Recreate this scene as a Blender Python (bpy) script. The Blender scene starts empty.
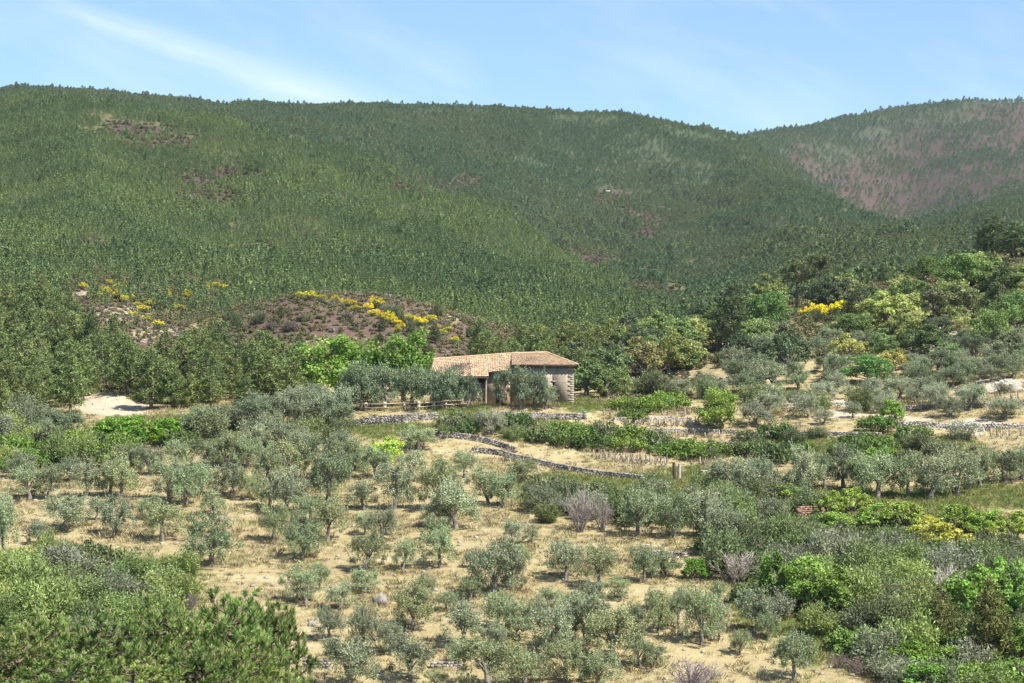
import bpy, math, random
import numpy as np
from mathutils import Vector

F = 1980.0            # focal length in pixels of the 1024 px wide frame
HY = 400.0            # image row of the eye level
scene = bpy.context.scene
COL = scene.collection

# ------------------------------------------------------------------ noise
def _hash(ix, iy, seed):
    h = (ix.astype(np.int64) * 374761393 + iy.astype(np.int64) * 668265263 + seed * 974634541) & 0xFFFFFFFF
    h = ((h ^ (h >> 13)) * 1274126177) & 0xFFFFFFFF
    h = h ^ (h >> 16)
    return (h & 0xFFFF) / 65535.0
def vnoise(x, y, seed=0):
    x = np.asarray(x, float); y = np.asarray(y, float)
    ix = np.floor(x); iy = np.floor(y); fx = x - ix; fy = y - iy
    fx = fx * fx * (3 - 2 * fx); fy = fy * fy * (3 - 2 * fy)
    a = _hash(ix, iy, seed); b = _hash(ix + 1, iy, seed); c = _hash(ix, iy + 1, seed); d = _hash(ix + 1, iy + 1, seed)
    return (a * (1 - fx) + b * fx) * (1 - fy) + (c * (1 - fx) + d * fx) * fy
def fbm(x, y, seed=0, oct=4):
    s = 0; a = 0.5; n = 0
    for k in range(oct):
        s = s + a * vnoise(np.asarray(x) * 2 ** k, np.asarray(y) * 2 ** k, seed + k * 17); n += a; a *= 0.5
    return s / n

# ------------------------------------------------------------------ terrain: depth and image row of each fold of the land
CP = np.array([0, 100, 200, 300, 400, 500, 600, 700, 760, 800, 850, 900, 960, 1024], float)
def Y(*v): return np.array(v, float)
def K(v): return np.full(len(CP), float(v))
#            0    100  200  300  400  500  600  700  760  800  850  900  960  1024
NODES = [
 (K(4),   None, -1.7), (K(25), None, -4.8), (K(60), None, -13.5), (K(100), None, -21.0), (K(130), None, -23.3),
 (K(147), K(683), None), (K(165), K(612), None), (K(190), K(549), None), (K(215), K(501), None),
 (K(240), Y(462, 462, 462, 460, 458, 464, 470, 472, 472, 470, 468, 466, 463, 460), None),
 (K(258), Y(437, 435, 432, 428, 418, 415, 430, 442, 444, 444, 442, 440, 436, 432), None),
 (K(268), Y(425, 421, 416, 411, 407, 405, 408, 420, 424, 424, 422, 420, 413, 405), None),
 (K(295), Y(412, 400, 398, 401, 402, 401, 396, 398, 400, 398, 396, 394, 388, 378), None),
 (K(340), Y(392, 384, 384, 380, 374, 376, 374, 362, 354, 348, 343, 340, 332, 322), None),
 (K(420), Y(345, 316, 328, 292, 297, 330, 350, 326, 312, 302, 292, 284, 268, 246), None),
 (K(500), Y(290, 274, 308, 304, 310, 326, 340, 322, 313, 306, 300, 294, 282, 266), None),
 (K(650), Y(238, 240, 262, 272, 282, 294, 312, 314, 305, 300, 292, 285, 276, 268), None),
 (K(830), Y(182, 186, 200, 208, 228, 254, 292, 303, 293, 285, 275, 264, 260, 258), None),
 (Y(1150, 1130, 1110, 1080, 1040, 1000, 960, 920, 900, 900, 900, 900, 900, 900),
          Y(110, 117, 134, 157, 186, 224, 274, 294, 278, 265, 256, 250, 246, 242), None),
 (Y(1320, 1310, 1290, 1260, 1230, 1200, 1180, 1150, 1150, 1150, 1150, 1150, 1150, 1150),
          Y(118, 126, 145, 168, 197, 232, 272, 272, 252, 238, 240, 242, 236, 228), None),
 (K(1600), Y(100, 107, 121, 132, 146, 168, 202, 208, 192, 196, 218, 236, 222, 206), None),
 (K(1900), Y(92, 98, 107, 110, 106, 108, 115, 130, 142, 184, 220, 240, 217, 192), None),
 (K(2200), Y(112, 118, 126, 130, 128, 130, 136, 142, 146, 184, 214, 226, 196, 172), None),
 (K(2550), Y(140, 140, 145, 150, 150, 150, 150, 150, 142, 152, 165, 172, 150, 138), None),
 (K(2900), Y(150, 150, 155, 155, 155, 152, 150, 147, 137, 130, 120, 110, 103, 102), None),
 (K(3400), Y(180, 180, 180, 180, 180, 180, 178, 172, 160, 152, 142, 132, 126, 124), None),
 (K(6000), K(392), None),
]
PXG = np.arange(-600, 1629, 4.0)
DG = np.concatenate([np.arange(4, 140, 2.0), np.arange(140, 300, 0.5), np.arange(300, 520, 1.0), np.arange(520, 1300, 3.0), np.arange(1300, 3500, 6.0), np.arange(3500, 6001, 50.0)])
def _smooth(a, n):
    if n < 2: return a
    k = np.hanning(n + 2)[1:-1]; k /= k.sum()
    p = np.pad(a, n, mode='edge')
    return np.convolve(p, k, mode='same')[n:-n]
def _pchip(xk, yk, xq):
    h = np.diff(xk); d = np.diff(yk) / h; m = np.zeros_like(xk)
    w1 = 2 * h[1:] + h[:-1]; w2 = h[1:] + 2 * h[:-1]
    ok = d[1:] * d[:-1] > 0
    with np.errstate(divide='ignore', invalid='ignore'):
        hm = (w1 + w2) / (w1 / d[:-1] + w2 / d[1:])
    m[1:-1] = np.where(ok, hm, 0); m[0] = d[0]; m[-1] = d[-1]
    i = np.clip(np.searchsorted(xk, xq, side='right') - 1, 0, len(h) - 1)
    t = (xq - xk[i]) / h[i]; t2 = t * t; t3 = t2 * t
    return (2*t3-3*t2+1)*yk[i] + (t3-2*t2+t)*h[i]*m[i] + (-2*t3+3*t2)*yk[i+1] + (t3-t2)*h[i]*m[i+1]
_nd = []; _nz = []
for k, (D, y, z) in enumerate(NODES):
    n = 21 if k >= 13 else 13
    d = _smooth(np.interp(PXG, CP, D), n)
    _nd.append(d)
    if z is not None: _nz.append(np.full(len(PXG), z))
    else: _nz.append((HY - _smooth(np.interp(PXG, CP, y), n)) * d / F)
_nd = np.array(_nd); _nz = np.array(_nz)
ZG = np.array([_pchip(_nd[:, i], _nz[:, i], DG) for i in range(len(PXG))])     # (px, D)
_XX = (PXG[:, None] - 512) / F * DG[None, :]; _DD = np.broadcast_to(DG[None, :], ZG.shape)
_far = np.clip((_DD - 430) / 300, 0, 1)
ZG = ZG + 0.5 * (fbm(_XX / 7, _DD / 7, 3) - .5) * np.clip(1 - (_DD - 300) / 300, 0, 1) \
        + _far * np.clip((1990 - _DD) / 450, .25, 1) * (16 * (fbm(_XX / 110, _DD / 210, 11) - .5) + 21 * (.3 - np.abs(fbm(_XX / 85 + _DD / 300, _DD / 360, 19) - .5) * 2) + 3 * (fbm(_XX / 28, _DD / 34, 23) - .5)) * np.clip(_DD / 1000, .5, 1.3)
# level pad under the barn
_px = 512 + F * _XX / _DD
_pad = np.clip(1 - np.maximum(np.maximum((np.abs(_px - 503) - 78) / 12, 0), np.maximum((np.abs(_DD - 270) - 6.5) / 5, 0)), 0, 1)
_pad = _pad * _pad * (3 - 2 * _pad)
ZG = ZG * (1 - _pad) + _pad * (-0.7)
_m = np.exp(-((_px - 112) / 30) ** 2 - ((_DD - 291) / 7) ** 2); ZG = ZG + 1.5 * _m          # the pale sandy mound at the left
def zfun(x, y):
    x = np.asarray(x, float); y = np.asarray(y, float)
    yc = np.clip(y, 4, 5990)
    px = np.clip(512 + F * x / yc, -599, 1620)
    i = np.floor((px + 600) / 4).astype(int); fi = (px + 600) / 4 - i
    j = np.clip(np.searchsorted(DG, yc, side='right') - 1, 0, len(DG) - 2); fj = (yc - DG[j]) / (DG[j + 1] - DG[j])
    return (ZG[i, j] * (1 - fi) + ZG[i + 1, j] * fi) * (1 - fj) + (ZG[i, j + 1] * (1 - fi) + ZG[i + 1, j + 1] * fi) * fj
PYG = HY - F * ZG / DG[None, :]                                # image row of every ground sample
_vis = np.minimum.accumulate(np.where(DG[None, :] < 140, 9999, PYG), axis=1)
def visible_by(px, D, h=0.0):
    """how many image rows a point h above the ground stands clear of the land in front of it"""
    i = np.clip(np.round((px + 600) / 4).astype(int), 0, len(PXG) - 1)
    j = np.clip(np.searchsorted(DG, D) - 3, 0, len(DG) - 1)
    x = (px - 512) / F * D
    return _vis[i, j] - (HY - F * (zfun(x, D) + h) / D)
def ground_at(px, py, dmin=140, dmax=None):
    if dmax is None: dmax = 430 if px > 560 and dmin > 200 and dmin < 600 else 9999
    """the first ground point along the sight line of an image point"""
    i = int(np.clip(round((px + 600) / 4), 0, len(PXG) - 1)); j0 = int(np.searchsorted(DG, dmin))
    col = PYG[i, j0:]; hit = np.nonzero(col <= py)[0]
    j = j0 + (int(hit[0]) if len(hit) else len(col) - 1)
    if DG[j] > dmax: j = j0 + int(np.argmin(np.where(DG[j0:] > dmax, 9e9, col)))
    D = DG[j]
    if j > j0 and PYG[i, j] <= py and PYG[i, j - 1] > py: D = DG[j - 1] + (DG[j] - DG[j - 1]) * (PYG[i, j - 1] - py) / max(1e-6, PYG[i, j - 1] - PYG[i, j])
    x = (px - 512) / F * D
    return x, float(D), float(zfun(x, D))

# ------------------------------------------------------------------ materials
def nodes_of(m):
    m.use_nodes = True; nt = m.node_tree; nt.nodes.clear(); return nt, nt.nodes, nt.links
def val_mul(nt, col_socket, fac_socket):
    n = nt.nodes.new('ShaderNodeVectorMath'); n.operation = 'SCALE'
    nt.links.new(col_socket, n.inputs[0]); nt.links.new(fac_socket, n.inputs['Scale']); return n.outputs[0]
def mrange(nt, s, a, b, c, d):
    n = nt.nodes.new('ShaderNodeMapRange'); nt.links.new(s, n.inputs[0])
    for i, v in enumerate((a, b, c, d)): n.inputs[i + 1].default_value = v
    return n.outputs[0]
def noise(nt, vec, scale, detail=3, rough=.55):
    n = nt.nodes.new('ShaderNodeTexNoise'); n.inputs['Scale'].default_value = scale; n.inputs['Detail'].default_value = detail; n.inputs['Roughness'].default_value = rough
    if vec is not None: nt.links.new(vec, n.inputs['Vector'])
    return n.outputs['Fac']
def mix(nt, fac, a, b, mode='MIX'):
    n = nt.nodes.new('ShaderNodeMix'); n.data_type = 'RGBA'; n.blend_type = mode
    for s, v in ((n.inputs[0], fac), (n.inputs[6], a), (n.inputs[7], b)):
        if hasattr(v, 'links'): nt.links.new(v, s)
        elif isinstance(v, tuple): s.default_value = (*v, 1)
        else: s.default_value = v
    return n.outputs[2]
def leaf_mat(name, color=None, trans=.28, patch=None, spec=.25, rough=.6, vary=.5, tone=(.74, 1.22)):
    """leaves: own colour (of the object or of the material), each leaf and each plant a little different"""
    m = bpy.data.materials.new(name); nt, N, L = nodes_of(m)
    oi = N.new('ShaderNodeObjectInfo')
    if color is None: c = oi.outputs['Color']
    else:
        r = N.new('ShaderNodeRGB'); r.outputs[0].default_value = (*color, 1); c = r.outputs[0]
    if patch:
        g = N.new('ShaderNodeNewGeometry')
        c = mix(nt, mrange(nt, noise(nt, g.outputs['Position'], patch[1], 4), .38, .62, 0, 1), c, patch[0])
    hs = N.new('ShaderNodeHueSaturation'); L.new(c, hs.inputs['Color'])
    L.new(mrange(nt, oi.outputs['Random'], 0, 1, .485, .515), hs.inputs['Hue'])
    m2 = N.new('ShaderNodeMath'); m2.operation = 'MULTIPLY'; L.new(oi.outputs['Random'], m2.inputs[0]); m2.inputs[1].default_value = 7.31
    fr = N.new('ShaderNodeMath'); fr.operation = 'FRACT'; L.new(m2.outputs[0], fr.inputs[0])
    L.new(mrange(nt, fr.outputs[0], 0, 1, tone[0], tone[1]), hs.inputs['Value'])
    at = N.new('ShaderNodeAttribute'); at.attribute_name = 'v'
    c = val_mul(nt, hs.outputs[0], mrange(nt, at.outputs['Fac'], 0, 1, 1 - vary, 1 + vary))
    p = N.new('ShaderNodeBsdfPrincipled'); L.new(c, p.inputs['Base Color']); p.inputs['Roughness'].default_value = rough; p.inputs['Specular IOR Level'].default_value = spec
    t = N.new('ShaderNodeBsdfTranslucent'); L.new(mix(nt, 1.0, c, (1.0, 1.05, .55), 'MULTIPLY'), t.inputs['Color'])
    mx = N.new('ShaderNodeMixShader'); mx.inputs[0].default_value = trans
    L.new(p.outputs[0], mx.inputs[1]); L.new(t.outputs[0], mx.inputs[2])
    o = N.new('ShaderNodeOutputMaterial'); L.new(mx.outputs[0], o.inputs[0]); return m
def rough_mat(name, c1, c2, scale=4.0, c3=None, bump=.3, rough=.9, world=False, use_v=False):
    m = bpy.data.materials.new(name); nt, N, L = nodes_of(m)
    if world: v = N.new('ShaderNodeNewGeometry').outputs['Position']
    else: v = N.new('ShaderNodeTexCoord').outputs['Object']
    n1 = noise(nt, v, scale, 5); c = mix(nt, mrange(nt, n1, .35, .65, 0, 1), c1, c2)
    if c3: c = mix(nt, mrange(nt, noise(nt, v, scale * .35, 4), .55, .68, 0, 1), c, c3)
    if use_v:
        at = N.new('ShaderNodeAttribute'); at.attribute_name = 'v'; c = val_mul(nt, c, mrange(nt, at.outputs['Fac'], 0, 1, .6, 1.35))
    p = N.new('ShaderNodeBsdfPrincipled'); L.new(c, p.inputs['Base Color']); p.inputs['Roughness'].default_value = rough; p.inputs['Specular IOR Level'].default_value = .2
    b = N.new('ShaderNodeBump'); b.inputs['Strength'].default_value = bump; b.inputs['Distance'].default_value = .1; L.new(n1, b.inputs['Height']); L.new(b.outputs[0], p.inputs['Normal'])
    o = N.new('ShaderNodeOutputMaterial'); L.new(p.outputs[0], o.inputs[0]); return m

M_LEAF = leaf_mat('leaf')
M_OLIVE = leaf_mat('olive_leaf', trans=.25, spec=.35, rough=.5)
M_NEEDLE = leaf_mat('needle', trans=.15, vary=.45)
M_FLOWER = leaf_mat('petal', trans=.2, vary=.25)
M_BARK = rough_mat('olive_bark', (.10, .085, .07), (.30, .27, .23), 3.0, bump=.6)
M_PBARK = rough_mat('pine_bark', (.10, .065, .045), (.20, .15, .12), 3.0, bump=.6)
M_TWIG = rough_mat('dry_twig', (.16, .13, .12), (.30, .26, .24), 2.0)
M_STONE = rough_mat('field_stone', (.20, .175, .145), (.36, .32, .27), 2.2, (.12, .11, .10), use_v=True)
M_PALE = rough_mat('pale_stone', (.33, .295, .245), (.44, .40, .34), 1.6, (.22, .195, .16), use_v=True)
M_POST = rough_mat('weathered_post', (.38, .30, .20), (.58, .48, .34), 3.0)
M_WOOD = rough_mat('weathered_wood', (.22, .18, .14), (.36, .31, .25), 3.0)
M_DARKWOOD = rough_mat('dark_wood', (.045, .032, .024), (.10, .07, .05), 3.0)

# ------------------------------------------------------------------ mesh building
class MB:
    def __init__(s): s.V = []; s.Q = []; s.T = []; s.vq = []; s.vt = []; s.n = 0
    def add(s, V, Q=None, v=None, T=None, vt=None):
        V = np.asarray(V, float).reshape(-1, 3); s.V.append(V)
        if Q is not None and len(Q):
            Q = np.asarray(Q, int).reshape(-1, 4); s.Q.append(Q + s.n); s.vq.append(np.full(len(Q), .5) if v is None else np.broadcast_to(np.asarray(v, float), (len(Q),)))
        if T is not None and len(T):
            T = np.asarray(T, int).reshape(-1, 3); s.T.append(T + s.n); s.vt.append(np.full(len(T), .5) if vt is None else np.broadcast_to(np.asarray(vt, float), (len(T),)))
        s.n += len(V)
    def mesh(s, name, mat, smooth=False):
        me = bpy.data.meshes.new(name)
        V = np.concatenate(s.V); Q = np.concatenate(s.Q) if s.Q else np.zeros((0, 4), int); T = np.concatenate(s.T) if s.T else np.zeros((0, 3), int)
        v = np.concatenate((s.vq or [np.zeros(0)]) + (s.vt or [np.zeros(0)]))
        me.vertices.add(len(V)); me.vertices.foreach_set('co', V.ravel().astype(np.float32))
        nl = Q.size + T.size; me.loops.add(nl); me.loops.foreach_set('vertex_index', np.concatenate([Q.ravel(), T.ravel()]).astype(np.int32))
        npoly = len(Q) + len(T); me.polygons.add(npoly)
        st = np.concatenate([np.arange(len(Q)) * 4, len(Q) * 4 + np.arange(len(T)) * 3]).astype(np.int32)
        me.polygons.foreach_set('loop_start', st)
        a = me.attributes.new('v', 'FLOAT', 'FACE'); a.data.foreach_set('value', v.astype(np.float32))
        if smooth: me.polygons.foreach_set('use_smooth', np.ones(npoly, bool))
        me.update(calc_edges=True); me.validate()
        for m in (mat if isinstance(mat, (list, tuple)) else [mat]): me.materials.append(m)
        return me
def unit(a): return a / np.maximum(1e-9, np.linalg.norm(a, axis=-1, keepdims=True))
def tube(mb, P, R, k=6, v=.5):
    P = np.asarray(P, float); R = np.asarray(R, float); n = len(P)
    t = unit(np.gradient(P, axis=0)); ref = np.where(np.abs(t[:, 2:3]) > .9, [[1., 0, 0]], [[0, 0, 1.]])
    a = unit(np.cross(t, ref)); b = np.cross(t, a)
    for i in range(1, n):
        if np.dot(a[i], a[i - 1]) < 0: a[i] *= -1; b[i] *= -1
    th = np.arange(k) * 2 * math.pi / k
    V = P[:, None] + R[:, None, None] * (np.cos(th)[None, :, None] * a[:, None] + np.sin(th)[None, :, None] * b[:, None])
    i = np.arange(n - 1)[:, None] * k + np.arange(k)[None]; j = np.arange(n - 1)[:, None] * k + (np.arange(k)[None] + 1) % k
    mb.add(V.reshape(-1, 3), np.stack([i, j, j + k, i + k], -1).reshape(-1, 4), v)
def bez(p0, p1, p2, n=6):
    t = np.linspace(0, 1, n)[:, None]; return (1 - t) ** 2 * np.array(p0) + 2 * t * (1 - t) * np.array(p1) + t * t * np.array(p2)
def leaves(mb, rng, P, axis, nrm, ln, wd, v):
    """diamond leaves at P, long axis and normal given, lengths and widths arrays"""
    n = len(P); ax = unit(axis); b = unit(np.cross(nrm, ax)); nn = np.cross(ax, b)
    ln = np.broadcast_to(ln, (n,))[:, None]; wd = np.broadcast_to(wd, (n,))[:, None]
    V = np.stack([P - ax * ln * .5, P + b * wd * .5 + nn * wd * .12, P + ax * ln * .5, P - b * wd * .5 + nn * wd * .12], 1)
    mb.add(V.reshape(-1, 3), np.arange(4 * n).reshape(n, 4), v)
def rdir(rng, n): return unit(rng.normal(size=(n, 3)))
def clumps(mb, rng, C, R, per, ln, wd, up=.4, out=.6, flat=.75, cv=.25, axis_up=0.0):
    """leaf clumps: centre array C, radius array R, per leaves each"""
    n = len(C); k = np.repeat(np.arange(n), per); N = len(k)
    d = rdir(rng, N); r = rng.random(N) ** .45
    P = C[k] + d * (r * R[k])[:, None] * np.array([1, 1, flat])
    nrm = unit(d * out + np.array([0, 0, up]) + rng.normal(size=(N, 3)) * .55)
    ax = rng.normal(size=(N, 3)) + d * .6 + np.array([0, 0, axis_up])
    v = np.clip(.5 + cv * rng.normal(size=n)[k] * .6 + .22 * rng.normal(size=N), 0, 1)
    leaves(mb, rng, P, ax, nrm, ln * rng.uniform(.6, 1.3, N), wd * rng.uniform(.6, 1.3, N), v)
def box(mb, c, s, rot=0, v=.5, jit=0, rng=None):
    x, y, z = np.array(s) / 2
    V = np.array([[-x, -y, -z], [x, -y, -z], [x, y, -z], [-x, y, -z], [-x, -y, z], [x, -y, z], [x, y, z], [-x, y, z]])
    if jit: V = V + rng.uniform(-jit, jit, V.shape) * np.array(s)
    ca, sa = math.cos(rot), math.sin(rot); V = np.stack([V[:, 0] * ca - V[:, 1] * sa, V[:, 0] * sa + V[:, 1] * ca, V[:, 2]], 1) + np.array(c)
    mb.add(V, [[0, 3, 2, 1], [4, 5, 6, 7], [0, 1, 5, 4], [1, 2, 6, 5], [2, 3, 7, 6], [3, 0, 4, 7]], v)

# ------------------------------------------------------------------ plants: (nominal width, nominal height, [(part name, mesh), ...])
def lobes(rng, n, cz, rad, hz, lo=.35):
    th = rng.random() * 6.28 + np.arange(n) * 2.4; r = rad * np.sqrt(rng.uniform(.12, 1, n)); z = cz + hz * rng.uniform(-1, 1, n) * np.sqrt(np.maximum(.1, 1 - (r / rad) ** 2 * .8))
    return np.stack([r * np.cos(th), r * np.sin(th), z], 1)
def plant_olive(seed, per=92, nc=52):
    rng = np.random.default_rng(seed); tm = MB(); cm = MB()
    lean = rng.normal(size=2) * .16; h0 = rng.uniform(.7, 1.1)
    fork = np.array([lean[0], lean[1], h0])
    tube(tm, bez((0, 0, -.35), (lean[0] * -.4, lean[1] * -.4, h0 * .5), fork, 5), [.27, .21, .18, .16, .15], 7)
    nl = rng.integers(6, 9); L = lobes(rng, nl, 2.15, 1.15, .85); L[:, :2] += lean
    for q in range(nl):
        mid = fork + np.array([(L[q][0] - fork[0]) * .3, (L[q][1] - fork[1]) * .3, (L[q][2] - h0) * .75]) + rng.normal(size=3) * .1
        tube(tm, bez(fork - np.array([0, 0, .08]), mid, L[q], 6), [.085, .07, .055, .04, .03, .02], 5)
    k = np.repeat(np.arange(nl), int(np.ceil(nc / nl)))[:nc]
    C = L[k] + rdir(rng, nc) * rng.uniform(.25, .9, nc)[:, None] * np.array([1, 1, .85])
    C[:, 2] = np.maximum(C[:, 2], .95 + rng.uniform(0, .5, nc))
    ns = 15; th = rng.random(ns) * 6.28; rr = rng.uniform(.85, 1.75, ns); C = np.concatenate([C, np.stack([rr * np.cos(th) + lean[0], rr * np.sin(th) + lean[1], rng.uniform(.75, 1.5, ns)], 1)])      # drooping skirts
    for q in range(0, nc, 2): tube(tm, bez(L[k[q]], (L[k[q]] + C[q]) / 2 + rng.normal(size=3) * .08, C[q], 3), [.025, .018, .01], 4)
    nc = len(C); clumps(cm, rng, C, rng.uniform(.22, .52, nc), per, .17, .06, up=.75, out=.55, flat=.9, axis_up=.15)
    S = C[rng.integers(0, nc, 70)]; up = unit(rng.normal(size=(70, 3)) * .55 + np.array([0, 0, 1.0]))        # loose upright shoots
    for q in range(70):
        tt = rng.uniform(.2, .8, 12)[:, None]; P = S[q] + up[q] * tt + rng.normal(size=(12, 3)) * .045
        leaves(cm, rng, P, rng.normal(size=(12, 3)) * .6 + up[q], rng.normal(size=(12, 3)) + np.array([0, 0, .5]), .17, .06, np.clip(.55 + .2 * rng.normal(size=12), 0, 1))
    return 3.7, 3.75, [('trunk', tm.mesh('olive_trunk', M_BARK, True)), ('crown', cm.mesh('olive_crown', M_OLIVE))]
def dome(rng, nl, nc, R, z0, z1, jr):
    """clump centres over a lumpy dome: lobes first, clumps round each lobe, a few low ones at the rim"""
    th = rng.random() * 6.28 + np.arange(nl) * 2.4; u = (np.arange(nl) + .5) / nl; el = np.arcsin(.05 + .9 * u); rr = R * rng.uniform(.5, .8, nl)
    zc = z0 + (z1 - z0) * .42; L = np.stack([rr * np.cos(el) * np.cos(th), rr * np.cos(el) * np.sin(th), zc + (z1 - zc) * .72 * np.sin(el) * rng.uniform(.8, 1.1, nl) - (1 - u) * (zc - z0) * .6], 1)
    k = np.arange(nc) % nl; C = L[k] + rdir(rng, nc) * rng.uniform(.4, 1.0, nc)[:, None] * jr * np.array([1, 1, .85]); C[:, 2] = np.maximum(C[:, 2], z0 + rng.uniform(0, .3, nc))
    return L, C, k
def plant_oak(seed, per=70, nc=64, mat=None):
    rng = np.random.default_rng(seed); tm = MB(); cm = MB()
    tube(tm, bez((0, 0, -.5), (.1, .05, 1.2), (.15, .1, 3.4), 6), [.30, .25, .22, .18, .13, .08], 7)
    nl = rng.integers(9, 13); L, C, k = dome(rng, nl, nc, 3.0, .7, 5.8, 1.15)
    for q in range(nl): tube(tm, bez((.1, .05, .9 + .12 * q), L[q] * .5 + np.array([0, 0, .6]), L[q], 5), [.11, .09, .065, .045, .025], 5)
    clumps(cm, rng, C, rng.uniform(.4, .8, nc), per, .32, .2, up=.6, out=.7, flat=.75)
    return 6.0, 5.9, [('trunk', tm.mesh('oak_trunk', M_BARK, True)), ('crown', cm.mesh('oak_crown', mat or M_LEAF))]
def plant_bright(seed, per=66, nc=54):
    """big soft leaves from near the ground: fig and chestnut"""
    rng = np.random.default_rng(seed); tm = MB(); cm = MB()
    nl = rng.integers(8, 11); L, C, k = dome(rng, nl, nc, 2.1, .25, 3.3, .8)
    for q in range(nl): tube(tm, bez((rng.normal() * .12, rng.normal() * .12, -.3), (L[q][0] * .3, L[q][1] * .3, L[q][2] * .6), L[q], 5), [.08, .065, .055, .04, .02], 5)
    clumps(cm, rng, C, rng.uniform(.26, .52, nc), per, .22, .15, up=.75, out=.6, flat=.75)
    return 4.1, 3.4, [('trunk', tm.mesh('bright_trunk', M_BARK, True)), ('crown', cm.mesh('bright_crown', M_LEAF))]
def plant_lush(seed, per=80, nc=96):
    """full rounded crown of many small fresh leaves"""
    rng = np.random.default_rng(seed); tm = MB(); cm = MB()
    tube(tm, bez((0, 0, -.5), (.06, .05, .8), (.1, .05, 2.2), 5), [.16, .14, .12, .09, .05], 7)
    nl = rng.integers(11, 15); L, C, k = dome(rng, nl, nc, 2.1, .3, 3.7, .8)
    for q in range(nl): tube(tm, bez((.04, .03, .5 + .08 * q), (L[q][0] * .4, L[q][1] * .4, L[q][2] * .6), L[q], 5), [.07, .06, .045, .03, .015], 5)
    clumps(cm, rng, C, rng.uniform(.28, .55, nc), per, .15, .11, up=.7, out=.7, flat=.8)
    return 4.1, 3.8, [('trunk', tm.mesh('lush_trunk', M_BARK, True)), ('crown', cm.mesh('lush_crown', M_LEAF))]
def plant_feather(seed, n=4600):
    """broom and tree heath: bushy masses of fine sprays"""
    rng = np.random.default_rng(seed); tm = MB(); cm = MB()
    ns = 38; th = rng.random(ns) * 6.28; r = np.sqrt(rng.random(ns)) * 1.25; h = (1.0 + 1.1 * rng.random(ns)) * (1 - .35 * (r / 1.25) ** 2)
    B = np.stack([r * .35 * np.cos(th), r * .35 * np.sin(th), np.full(ns, -.2)], 1); T = np.stack([r * np.cos(th), r * np.sin(th), h], 1)
    for q in range(ns): tube(tm, bez(B[q], (B[q] + T[q]) / 2 + np.array([0, 0, .2]), T[q], 4), [.03, .024, .016, .008], 4)
    k = rng.integers(0, ns, n); t = rng.uniform(.1, 1.0, n) ** .7; d = rdir(rng, n)
    P = B[k] + (T[k] - B[k]) * t[:, None] + d * (rng.random(n) ** .5 * (.16 + .26 * t))[:, None]
    P[:, 2] = np.maximum(P[:, 2], .05)
    ax = unit(T[k] - B[k]) * .6 + d * .7 + rng.normal(size=(n, 3)) * .6
    leaves(cm, rng, P, ax, rng.normal(size=(n, 3)) * .6 + d * .6 + np.array([0, 0, .6]), rng.uniform(.1, .24, n), rng.uniform(.04, .075, n), np.clip(.5 + .14 * rng.normal(size=ns)[k] + .2 * rng.normal(size=n), 0, 1))
    return 2.9, 2.5, [('stems', tm.mesh('shrub_stems', M_TWIG, True)), ('foliage', cm.mesh('shrub_foliage', M_LEAF))]
def plant_bramble(seed, nc=46, per=45):
    """low leafy mound"""
    rng = np.random.default_rng(seed); tm = MB(); cm = MB()
    th = rng.random(nc) * 6.28; r = np.sqrt(rng.random(nc)) * 1.7; z = (1.05 * np.sqrt(np.maximum(.05, 1 - (r / 1.9) ** 2))) * rng.uniform(.35, 1.1, nc)
    C = np.stack([r * np.cos(th), r * np.sin(th), z], 1)
    for q in range(0, nc, 2): tube(tm, bez((C[q][0] * .2, C[q][1] * .2, -.2), (C[q][0] * .6, C[q][1] * .6, C[q][2] * 1.1), C[q], 4), [.03, .025, .018, .01], 4)
    clumps(cm, rng, C, rng.uniform(.26, .5, nc), per, .2, .13, up=.7, out=.6, flat=.75)
    return 4.0, 1.6, [('stems', tm.mesh('mound_stems', M_TWIG, True)), ('foliage', cm.mesh('mound_foliage', M_LEAF))]
def plant_bare(seed):
    """leafless bush of fine grey twigs"""
    rng = np.random.default_rng(seed); tm = MB(); cm = MB()
    for q in range(26):
        th = rng.random() * 6.28; r = rng.uniform(.3, 1.5); T = np.array([r * math.cos(th), r * math.sin(th), rng.uniform(1.3, 2.3) * (1 - .12 * r)])
        P = bez((T[0] * .12, T[1] * .12, -.2), (T[0] * .5, T[1] * .5, T[2] * .6), T, 7); tube(tm, P, np.linspace(.035, .008, 7), 4)
        for w in range(16):
            a = P[rng.integers(2, 7)]; d = unit(unit(T) + rng.normal(size=3) * .5) * rng.uniform(.3, .75)
            m = a + d * .5 + rng.normal(size=3) * .05; tube(cm, [a, m, a + d + np.array([0, 0, .06])], [.014, .011, .006], 3, rng.random())
    return 3.1, 2.3, [('stems', tm.mesh('bare_stems', M_TWIG, True)), ('twigs', cm.mesh('bare_twigs', M_BARETWIG))]
M_BARETWIG = leaf_mat('bare_twig', trans=0, vary=.35)
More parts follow.
